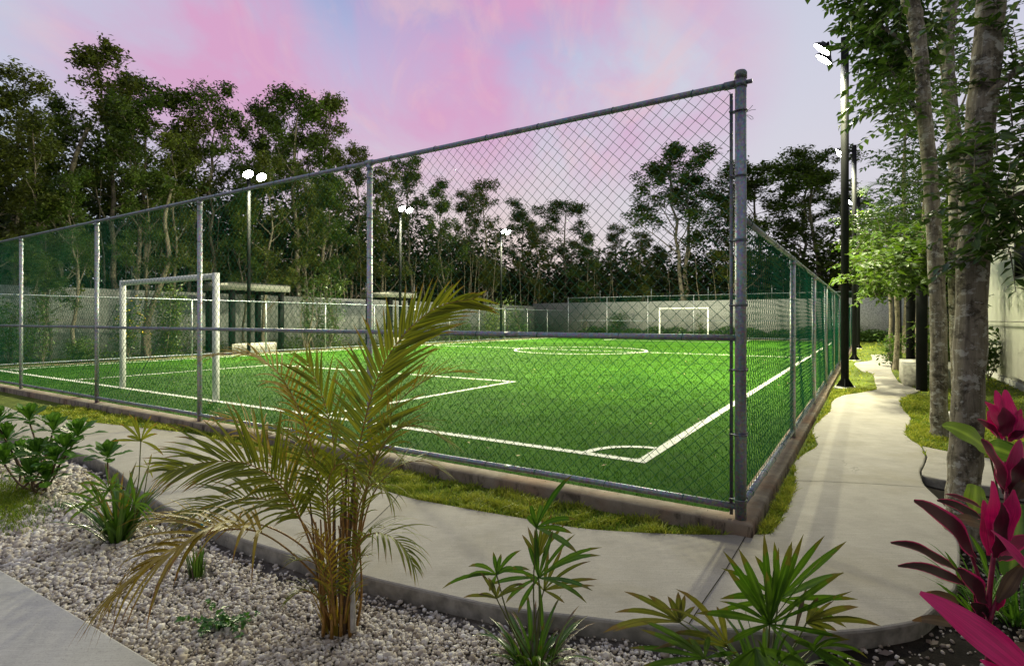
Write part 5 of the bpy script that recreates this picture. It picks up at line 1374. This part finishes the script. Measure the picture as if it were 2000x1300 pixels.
def fan(mb,hub,angs,L,w,rng,tilt=.25,droop=.35,Yoff=0.,tint=.5,jit=.06,prof='fan'):
    """fan leaf: blades radiate from the hub; angs in degrees from straight up, clockwise seen from the camera side"""
    for a in angs:
        if isinstance(a,tuple): a,sc=a
        else: sc=1.0
        t=math.radians(a); d=np.array([math.sin(t),-tilt+rng.normal(0,jit*2),math.cos(t)])
        LL=L*sc*rng.uniform(.9,1.08)
        C_=droop_curve(hub,d,LL,droop*rng.uniform(.5,1.4)*(1+.5*abs(math.sin(t))),8)
        sd=np.array([math.cos(t),rng.normal(0,.25),-math.sin(t)])
        strip(mb,C_,w*rng.uniform(.85,1.1),sd,.22,prof,np.clip(tint+rng.normal(0,.18),0,1))
def straps(mb,base,n,L,w,rng,lean=.55,droop=1.0,tint=.4,rad=.04,prof='strap'):
    for k in range(n):
        a=rng.uniform(0,6.28); l=rng.uniform(.15,1)*lean; p=np.array(base)+[math.cos(a)*rad*rng.rand(),math.sin(a)*rad*rng.rand(),0]
        strip(mb,droop_curve(p,[math.cos(a)*l,math.sin(a)*l,1],L*rng.uniform(.5,1.15),droop*rng.uniform(.4,1.5),7),w*rng.uniform(.7,1.2),None,.25,prof,np.clip(tint+rng.normal(0,.2),0,1))
def stalk(mb,a,b,r=.004,bow=(0,0,0)):
    a=np.array(a);b=np.array(b); P=catmull([a,(a+b)/2+np.array(bow),b],4); mb.tube(P,np.linspace(r,r*.7,len(P)),5,False)
rf=np.random.RandomState(44)
# --- fan palm right of centre
b4=W(1495,1335,-.09); Y4=b4[1]
fp=thing('fan_palm','glossy green fan palm with one broad open fan, in front of the path corner','palm',b4)
h=WP(1503,1218,Y4-.02)
fans=[(h,[-66,-47,-36,-29,-22,-15,-7,0,7,13,20,31,44,(62,.9),(88,.75),(112,1.0),(140,.95),(-95,.6)],.40,.036,'leaf_fan',.2,.25),
 (WP(1520,1170,Y4+.10),[-70,-50,-28,(-12,1),(4,.9),(16,.8),30,(46,1.35),60,(78,1.0),(100,1.0),-92],.33,.034,'leaf_fan',.1,.3),
 (WP(1327,1214,Y4+.16),[-88,-77,-64,(-52,.8),(-40,.7),(-20,.45),(-3,.42),(8,.4),(25,.35)],.34,.030,'leaf_fan_dry',.1,.5),
 (WP(1376,1284,Y4+.0),[-72,-55,-46,-80,(-30,.6),(60,.4),(0,.4)],.36,.029,'leaf_fan',.25,.35),
 (WP(1420,1262,Y4+.06),[(-40,1.2),(-28,1.1),(-55,.9),(-15,.8),-68],.36,.028,'leaf_fan_dry',.2,.6),
 (WP(1575,1215,Y4+.05),[(55,.8),(40,.5),(66,1.0),(90,.5),(20,.4),(110,.4)],.30,.034,'leaf_fan_dry',.15,.4),
 (WP(1585,1268,Y4-.05),[80,(60,.9),100,(40,.7),(120,.9),(20,.4),(-40,.5),(-75,.8)],.26,.030,'leaf_fan',.3,1.0),
 (WP(1475,1265,Y4-.08),[-150,-172,172,160,(-120,.8),(130,.9),(95,.9),(-95,.9)],.24,.05,'leaf_fan',.45,.5)]
for hub,an,L,w,mt,ti,dr in fans:
    mb=MB(); fan(mb,hub,an,L,w,rf,ti,dr); lf=mb.build('fan_leaf',M[mt],fp)
    ms=MB(); stalk(ms,b4+rf.normal(0,.02,3)*[1,1,0],hub,.0055); V,Q,T,at=ms.mesh('x',None); me=raw_mesh('leaf_stalk',V-np.array(fp.location),Q,T,[M['stem_green']],True); o=bpy.data.objects.new('leaf_stalk',me); COL.objects.link(o); o.parent=lf
mb=MB(); straps(mb,b4,34,.34,.026,rf,1.0,1.1,.45,.10); mb.build('lower_leaves',M['leaf_fan'],fp)
mb=MB(); P=px_path([(1553,1232,.05),(1563,1190,.07),(1579,1132,.1)],Y4); strip(mb,P,.026,[1,0,.2],.1,'leaflet',.1); P=px_path([(1575,1212,.05),(1605,1190,.06),(1640,1163,.08)],Y4); strip(mb,P,.006,[0,0,1],.1,'leaflet',.1)
mb.build('withered_leaves',M['leaf_dry'],fp)
# --- smaller fan palm, bottom centre
b3=W(1042,1298,-.09); Y3=b3[1]
fp=thing('fan_palm','spindly small fan palm with several drooping narrow fans, bottom centre of the gravel','palm',b3)
fans=[(WP(1047,1030,Y3+.02),[(26,1.25),(12,.55),(-12,.5),(-28,.32),(60,.8),(80,.7),(105,.9),(178,.5)],.26,.027,'leaf_fan',.05,.7),
 (WP(970,1122,Y3-.04),[(-82,1.4),(-70,.8),(-45,.7),(-6,.6),(8,.6),(28,.95),(60,.9),(42,.6),(-150,.4)],.19,.022,'leaf_fan',.1,.8),
 (WP(970,1168,Y3-.06),[(-75,.9),(-25,.85),(-14,.6),(40,.9),(52,.8),(-60,.5),(10,.4)],.18,.018,'leaf_fan_dry',.1,1.0),
 (WP(1052,1128,Y3+.03),[(44,1.45),(55,1.3),(30,1.1),(84,1.1),(96,1.05),(12,1.1),(-4,1.0),(-14,.8),(-60,.8),(-85,.9),(-110,.8),(175,1.1),(-140,.7)],.25,.024,'leaf_fan',.12,.6),
 (WP(1062,1152,Y3+.08),[(38,1.2),(62,1.2),(75,1.1),(20,.9),(-40,.8),(5,.9),(110,.5)],.24,.021,'leaf_fan_dry',.05,.5),
 (WP(1050,1090,Y3+.08),[(-16,.7),(6,.9),(14,1.0),(22,.9),(32,1.0),(-30,.6)],.22,.020,'leaf_fan_dry',.0,.3)]
for hub,an,L,w,mt,ti,dr in fans:
    mb=MB(); fan(mb,hub,an,L,w,rf,ti,dr,tint=.4); lf=mb.build('fan_leaf',M[mt],fp)
    ms=MB(); stalk(ms,b3+rf.normal(0,.02,3)*[1,1,0],hub,.0042,(rf.normal(0,.02),0,0)); V,Q,T,at=ms.mesh('x',None); me=raw_mesh('leaf_stalk',V-np.array(fp.location),Q,T,[M['stem_green']],True); o=bpy.data.objects.new('leaf_stalk',me); COL.objects.link(o); o.parent=lf
mb=MB(); straps(mb,b3,40,.27,.032,rf,1.3,1.2,.45,.09); mb.build('lower_leaves',M['leaf_fan'],fp)
mb=MB(); straps(mb,b3,14,.26,.024,rf,1.6,1.6,.3,.1); mb.build('withered_leaves',M['leaf_dry'],fp)
# --- strap-leaved plant with two tall fans, left
b1=W(232,1058,-.09); Y1=b1[1]
fp=thing('fan_palm','dense strap-leaved young palm with one tall thin-stalked fan, left gravel bed','palm',b1)
for hub,an,L,w,mt,ti,dr in ((WP(214,958,Y1-.1),[-80,-50,-25,0,25,50,75,-110],.24,.026,'leaf_fan',.2,.8),(WP(262,985,Y1-.12),[-60,-30,0,20,45,70,95,120],.24,.024,'leaf_fan',.25,.9),(WP(196,985,Y1-.05),[-95,-70,-50,-20,5,30],.26,.024,'leaf_fan',.2,1.0),(WP(275,861,Y1),[-78,-38,-14,4,20,38,(52,.8),(100,1.1),(-60,.6)],.20,.022,'leaf_areca',.1,.5),(WP(290,913,Y1+.05),[(75,1.3),(-70,.5),(-20,.4),(10,.5),(62,.6),(140,.4)],.2,.014,'leaf_areca',.0,.7)):
    mb=MB(); fan(mb,hub,an,L,w,rf,ti,dr); lf=mb.build('fan_leaf',M[mt],fp)
    ms=MB(); stalk(ms,b1,hub,.005,(.05,0,0)); V,Q,T,at=ms.mesh('x',None); me=raw_mesh('leaf_stalk',V-np.array(fp.location),Q,T,[M['stem_green']],True); o=bpy.data.objects.new('leaf_stalk',me); COL.objects.link(o); o.parent=lf
mb=MB(); straps(mb,b1,84,.50,.034,rf,.95,1.35,.3,.07); mb.build('strap_leaves',M['leaf_fan'],fp)
mb=MB(); straps(mb,b1,9,.62,.022,rf,1.1,1.3,.6,.06); mb.build('yellow_leaves',M['leaf_areca_y'],fp)
# --- clipped tuft
b2=W(385,1128,-.09); tf=thing('palm_stub','short clipped tuft of green shoots in the gravel behind the low areca frond','plant',b2)
mb=MB(); straps(mb,b2,46,.20,.011,rf,.32,.15,.45,.05,'leaflet'); mb.build('shoots',M['leaf_fan'],tf)
mb=MB(); straps(mb,b2,14,.12,.010,rf,.4,.2,.3,.05,'leaflet'); mb.build('dry_stubs',M['leaf_dry'],tf)
# --- creeping weed
rwd=np.random.RandomState(4)
def weed(label,cpx,n,spread):
    c=W(*cpx,-.085); root=thing('weed',label,'weed',c); mb=MB(); lv=Leaves()
    for k in range(n):
        a=rwd.uniform(0,6.28); L=spread*rwd.uniform(.4,1); P=[c]; d=np.array([math.cos(a)*1.5,math.sin(a)*.7,.9])
        for j in range(5): P.append(P[-1]+unit(d)*L/5); d+=rwd.normal(0,.3,3)+[0,0,-.32]
        P=np.array(P); P[:,2]=np.maximum(P[:,2],-.08); mb.tube(P,.0016,3,False)
        m=16; t=rwd.rand(m)*4.99; i=t.astype(int); pos=P[i]+(P[i+1]-P[i])*(t-i)[:,None]+[0,0,.006]
        lv.add(pos,rwd.normal(0,1,(m,3))*[1,1,.3],np.array([0,-.3,1])+rwd.normal(0,.3,(m,3)),rwd.uniform(.02,.038,m),rwd.uniform(.016,.028,m),rwd.rand(m))
    mb.build('runners',M['stem_green'],root); cm=MB(); lv.into(cm); cm.build('leaves',M['leaf_weed'],root)
weed('small bright green creeping weed on the white gravel left of the areca palm',(432,1226),17,.22)
# --- grass patch lower left of the shrub
gpx=np.concatenate([W(a,b,-.09)[None] for a,b in zip(rwd.normal(18,30,2600),rwd.normal(985,24,2600))])
blades('grass_patch',M['grass_blade'],gpx,.07,.007,rwd,1.1,None,rwd.uniform(0,.5,len(gpx)))
gb=W(112,998,-.09); tf=thing('grass_tuft','small flat grass tuft on the gravel under the paddle-leaved shrub','grass tuft',gb)
mb=MB(); straps(mb,gb,70,.14,.007,rwd,2.2,.9,.3,.09,'leaflet'); mb.build('blades',M['leaf_shrub'],tf)
# --- paddle-leaved shrub at the left edge
b0=W(72,968,-.09); Ysh=b0[1]
sh=thing('paddle_leaf_shrub','leafy shrub with rosettes of glossy paddle-shaped leaves at the left edge','shrub',b0)
ros=[(57,822,.25),(104,842,.2),(152,852,.1),(12,862,.3),(72,892,-.05),(108,905,-.2),(8,905,0),(-6,828,.3),(40,895,.25),(128,880,-.1),(60,930,-.2),(90,940,-.1),(210,895,.3)]
for px,py,dy in ros:
    c=WP(px,py,Ysh+dy); mb=MB(); n=19
    for k in range(n):
        a=k*2.4+rf.uniform(-.2,.2); f=(k+.5)/n; el=math.radians(78-72*f+rf.uniform(-8,8)); d=[math.cos(a)*math.cos(el),math.sin(a)*math.cos(el),math.sin(el)]
        strip(mb,droop_curve(c+[0,0,.03*(1-f)],d,(.15+.08*f)*rf.uniform(.85,1.1),.35,7),.088*(.7+.4*f),None,.18,'paddle',np.clip(.6-.4*f+rf.normal(0,.15),0,1))
    ro=mb.build('leaf_rosette',M['leaf_shrub'],sh)
    ms=MB(); bb=b0+[rf.uniform(-.28,.12),rf.uniform(-.05,.25),0]
    if px>180: bb=c*[1,1,0]+[.02,0,-.09]
    stalk(ms,bb,c,.011,(rf.normal(0,.03),0,-.05)); V,Q,T,at=ms.mesh('x',None); me=raw_mesh('stem',V-np.array(sh.location),Q,T,[M['cane_dark']],True); o=bpy.data.objects.new('stem',me); COL.objects.link(o); o.parent=ro

# ------------------------------------------------------------------ pink cordylines and their neighbours
rc_=np.random.RandomState(12)
def leaf_pp(mb,b,t,w,Yb,Yt,tint,bow=.06,prof='cord',fold=.3,nrm=None,n=12):
    """leaf from base pixel b to tip pixel t, w px wide, bowed upwards"""
    B=WP(b[0],b[1],Yb); T=WP(t[0],t[1],Yt); d=T-B; L=np.linalg.norm(d); u=np.linspace(0,1,n)[:,None]
    up=np.array([0,-.35,1.0]); up=up-unit(d)*np.dot(up,unit(d)); P=B+d*u+unit(up)*(4*u*(1-u)*bow*.3*L-.05*L*np.clip(u-.75,0,1)**2*8)
    view=np.array([rc_.normal(0,.25),-1.0,.55+rc_.normal(0,.2)]); sd=np.cross(unit(d),view)
    strip(mb,P,w*(Yb+Yt)/2/F,sd,fold,prof,tint)
def Z(x,y): return (1640+x/2.408,760+y/2.408)
def cordy(label,base,rosettes,stems):
    root=thing('cordyline',label,'plant',base,'pink cordylines in the soil bed')
    for name,mat,leaves in rosettes:
        for (b,t,w,Yb,Yt,ti,bow) in leaves:
            mb=MB(); leaf_pp(mb,Z(*b),Z(*t),w/2.408*1.05,Yb,Yt,ti,bow); mb.build(name,M[mat],root,True)
    for pts,r in stems:
        mb=MB(); P=catmull([WP(*Z(a,b),y) for a,b,y in pts],4); mb.tube(P,np.linspace(r,r*.7,len(P)),8); mb.build('stem',M['stem_pink'],root,True)
    return root
y1=2.45
cordy('largest pink and maroon cordyline, its dark leaves reaching left over the path',W(1925,1300,-.09),
 [('leaf','cordyline',[((712,770),(722,430),84,y1,y1+.05,1.0,.02),((742,745),(818,472),100,y1,y1-.02,.95,.03),((728,790),(765,535),104,y1-.03,y1-.06,.1,.03),
  ((640,800),(360,512),96,y1,y1-.2,.05,.12),((560,862),(248,711),62,y1,y1-.15,.0,.12),((590,920),(282,817),52,y1-.02,y1-.25,.0,.10),((690,1010),(558,840),95,y1-.03,y1-.08,.05,.03),
  ((750,775),(890,690),66,y1,y1+.05,.45,.10),((700,1080),(600,880),80,y1-.02,y1+.03,.0,.05),((700,780),(680,520),60,y1+.06,y1+.12,.7,.04),((735,1040),(790,860),50,y1-.02,y1-.04,.35,.05),((740,800),(850,720),70,y1+.08,y1+.2,.05,.1),((690,1060),(620,1000),70,y1,y1-.1,.0,.05)]),
  ('withered_leaf','leaf_dry',[((742,1000),(880,800),62,y1-.05,y1-.12,.3,.12),((560,1010),(400,950),46,y1,y1-.1,.2,.1),((540,1110),(345,1080),42,y1-.1,y1-.2,.3,.15)])],
 [([(700,1300,y1),(702,1100,y1),(705,950,y1),(728,750,y1)],.013),([(700,1060,y1),(660,900,y1),(612,760,y1-.02)],.009),([(705,1090,y1-.02),(735,1000,y1-.02),(785,880,y1-.03)],.009)])
y2=3.0
cordy('smaller bright pink cordyline rosette in front of the lit lawn, topmost of the pink plants',W(1965,1010,-.09),
 [('leaf','cordyline',[((775,225),(688,58),72,y2,y2-.05,.95,.05),((772,215),(736,4),62,y2,y2+.05,.9,.03),((780,215),(782,2),76,y2+.02,y2+.05,1.0,.02),((795,245),(852,92),58,y2,y2,.75,.05),((775,220),(772,85),92,y2-.04,y2-.06,.25,.03),
  ((765,245),(652,140),56,y2,y2-.08,.05,.08),((800,240),(890,140),60,y2,y2+.06,.1,.1),((790,235),(900,200),56,y2,y2-.1,.1,.15),((770,240),(700,100),60,y2+.03,y2+.1,.7,.05)])],
 [([(785,560,y2),(780,380,y2),(778,225,y2)],.010)])
y3=2.72
cordy('dark red cordyline with pink-edged leaves, between the largest and the topmost pink plants',W(1962,1120,-.09),
 [('leaf','cordyline',[((775,480),(672,232),92,y3,y3-.08,.2,.05),((790,470),(848,236),64,y3,y3+.03,.55,.04),((800,490),(858,322),104,y3-.03,y3-.06,.1,.03),((770,490),(722,305),52,y3+.05,y3+.1,.0,.04),
  ((670,612),(462,515),48,y3,y3-.1,.0,.06),((670,560),(500,488),24,y3,y3-.1,.1,.08),((800,500),(900,380),80,y3+.03,y3+.08,.1,.08)]),
  ('withered_leaf','leaf_dry',[((680,640),(518,603),52,y3-.1,y3-.2,.5,.08),((830,520),(890,420),60,y3-.05,y3-.1,.4,.1)])],
 [([(775,800,y3),(782,640,y3),(785,480,y3)],.012)])
y4=2.05
cordy('cordyline with one long bright magenta leaf across the bottom right corner',(2.25,1.75,-.09),
 [('leaf','cordyline',[((960,1400),(384,948),128,y4-.1,y4+.15,1.0,.10),((840,1400),(662,1268),60,y4-.1,y4,1.0,.05),((1000,1000),(718,658),56,y4+.1,y4+.25,.95,.08)]),
  ('withered_leaf','leaf_dry',[((960,1430),(600,1165),60,y4-.14,y4+.08,.3,.08),((1000,1260),(780,1200),60,y4,y4+.05,.5,.1)])],
 [([(960,1600,y4-.1),(965,1500,y4-.1),(965,1380,y4-.1)],.014)])
# big green leaves
def bigleaf(label,base,leaves,stems,mat):
    root=thing('large_leaf_plant',label,'plant',base)
    for b,t,w,Yb,Yt,ti,bow in leaves:
        mb=MB(); leaf_pp(mb,Z(*b),Z(*t),w/2.408,Yb,Yt,ti,bow,'oval',.15,n=14); mb.build('leaf',M[mat],root,True)
    for pts,r in stems:
        mb=MB(); P=catmull([WP(*Z(a,b),y) for a,b,y in pts],4); mb.tube(P,np.linspace(r,r*.6,len(P)),7,False); mb.build('leaf_stalk',M['stem_green'],root,True)
bigleaf('plant with broad pale green heart leaves behind the pink cordylines',W(1950,1130,-.09),
 [((705,290),(488,162),100,2.85,2.7,.75,.10),((690,262),(838,318),112,2.9,2.95,.35,.05),((640,450),(632,580),118,2.95,2.85,.9,.02),((850,250),(900,380),120,3.0,3.0,.3,.05)],
 [([(760,800,2.95),(745,500,2.95),(700,280,2.87)],.007),([(760,800,2.95),(700,560,2.95),(642,455,2.95)],.006)],'leaf_alocasia')
bigleaf('plant with one large dark green leaf at the right edge',W(1990,1190,-.09),
 [((850,540),(800,900),190,2.7,2.55,.1,.04),((880,800),(760,860),150,2.65,2.6,.1,.05)],[([(880,1000,2.65),(875,760,2.68),(850,545,2.7)],.007)],'leaf_alocasia')
# grassy spider plants under the cordylines
for lb,(px,py),n_ in (('grassy plant with arching narrow leaves at the right edge under the cordylines',(1985,1215),60),('narrow-leaved grassy plant at the foot of the largest cordyline',(1920,1190),26)):
    b=W(px,py,-.09); root=thing('spider_plant',lb,'plant',b); mb=MB(); straps(mb,b,n_,.36,.016,rc_,1.3,1.2,.5,.08); mb.build('leaves',M['leaf_shrub'],root)
b=W(1880,1180,-.09); root=thing('strap_leaf_plant','few upright green strap leaves rising between dark cordyline leaves','plant',b); mb=MB()
for bb,tt,w in (((575,915),(498,760),26),((700,870),(618,682),34),((600,1030),(458,905),16),((640,1080),(560,960),18)): leaf_pp(mb,Z(*bb),Z(*tt),w/2.408,2.5,2.5,.4,.04,'lance')
for bb,tt,w in (((690,1230),(575,915),10),((720,1200),(700,870),10),((690,1230),(600,1030),8),((690,1230),(640,1080),8)): leaf_pp(mb,Z(*bb),Z(*tt),w/2.408,2.5,2.5,.4,.02,'strap')
mb.build('leaves',M['leaf_shrub'],root)
# litter on the soil bed
n=150; P=np.stack([rc_.uniform(1.0,3,n),rc_.uniform(2.0,4,n),np.full(n,-.078)],-1); P=P[in_poly(P[:,:2],soil)&~in_poly(P[:,:2],PATH)]
V,Q,t=leaf_quads(P,.07,rc_,rc_.rand(len(P)),1.2); mb=MB(); mb.add(V,Q,None,tint=t,along=0.,edge=.5); kind(mb.build('leaf_litter',M['leaf_dry']),'stuff')
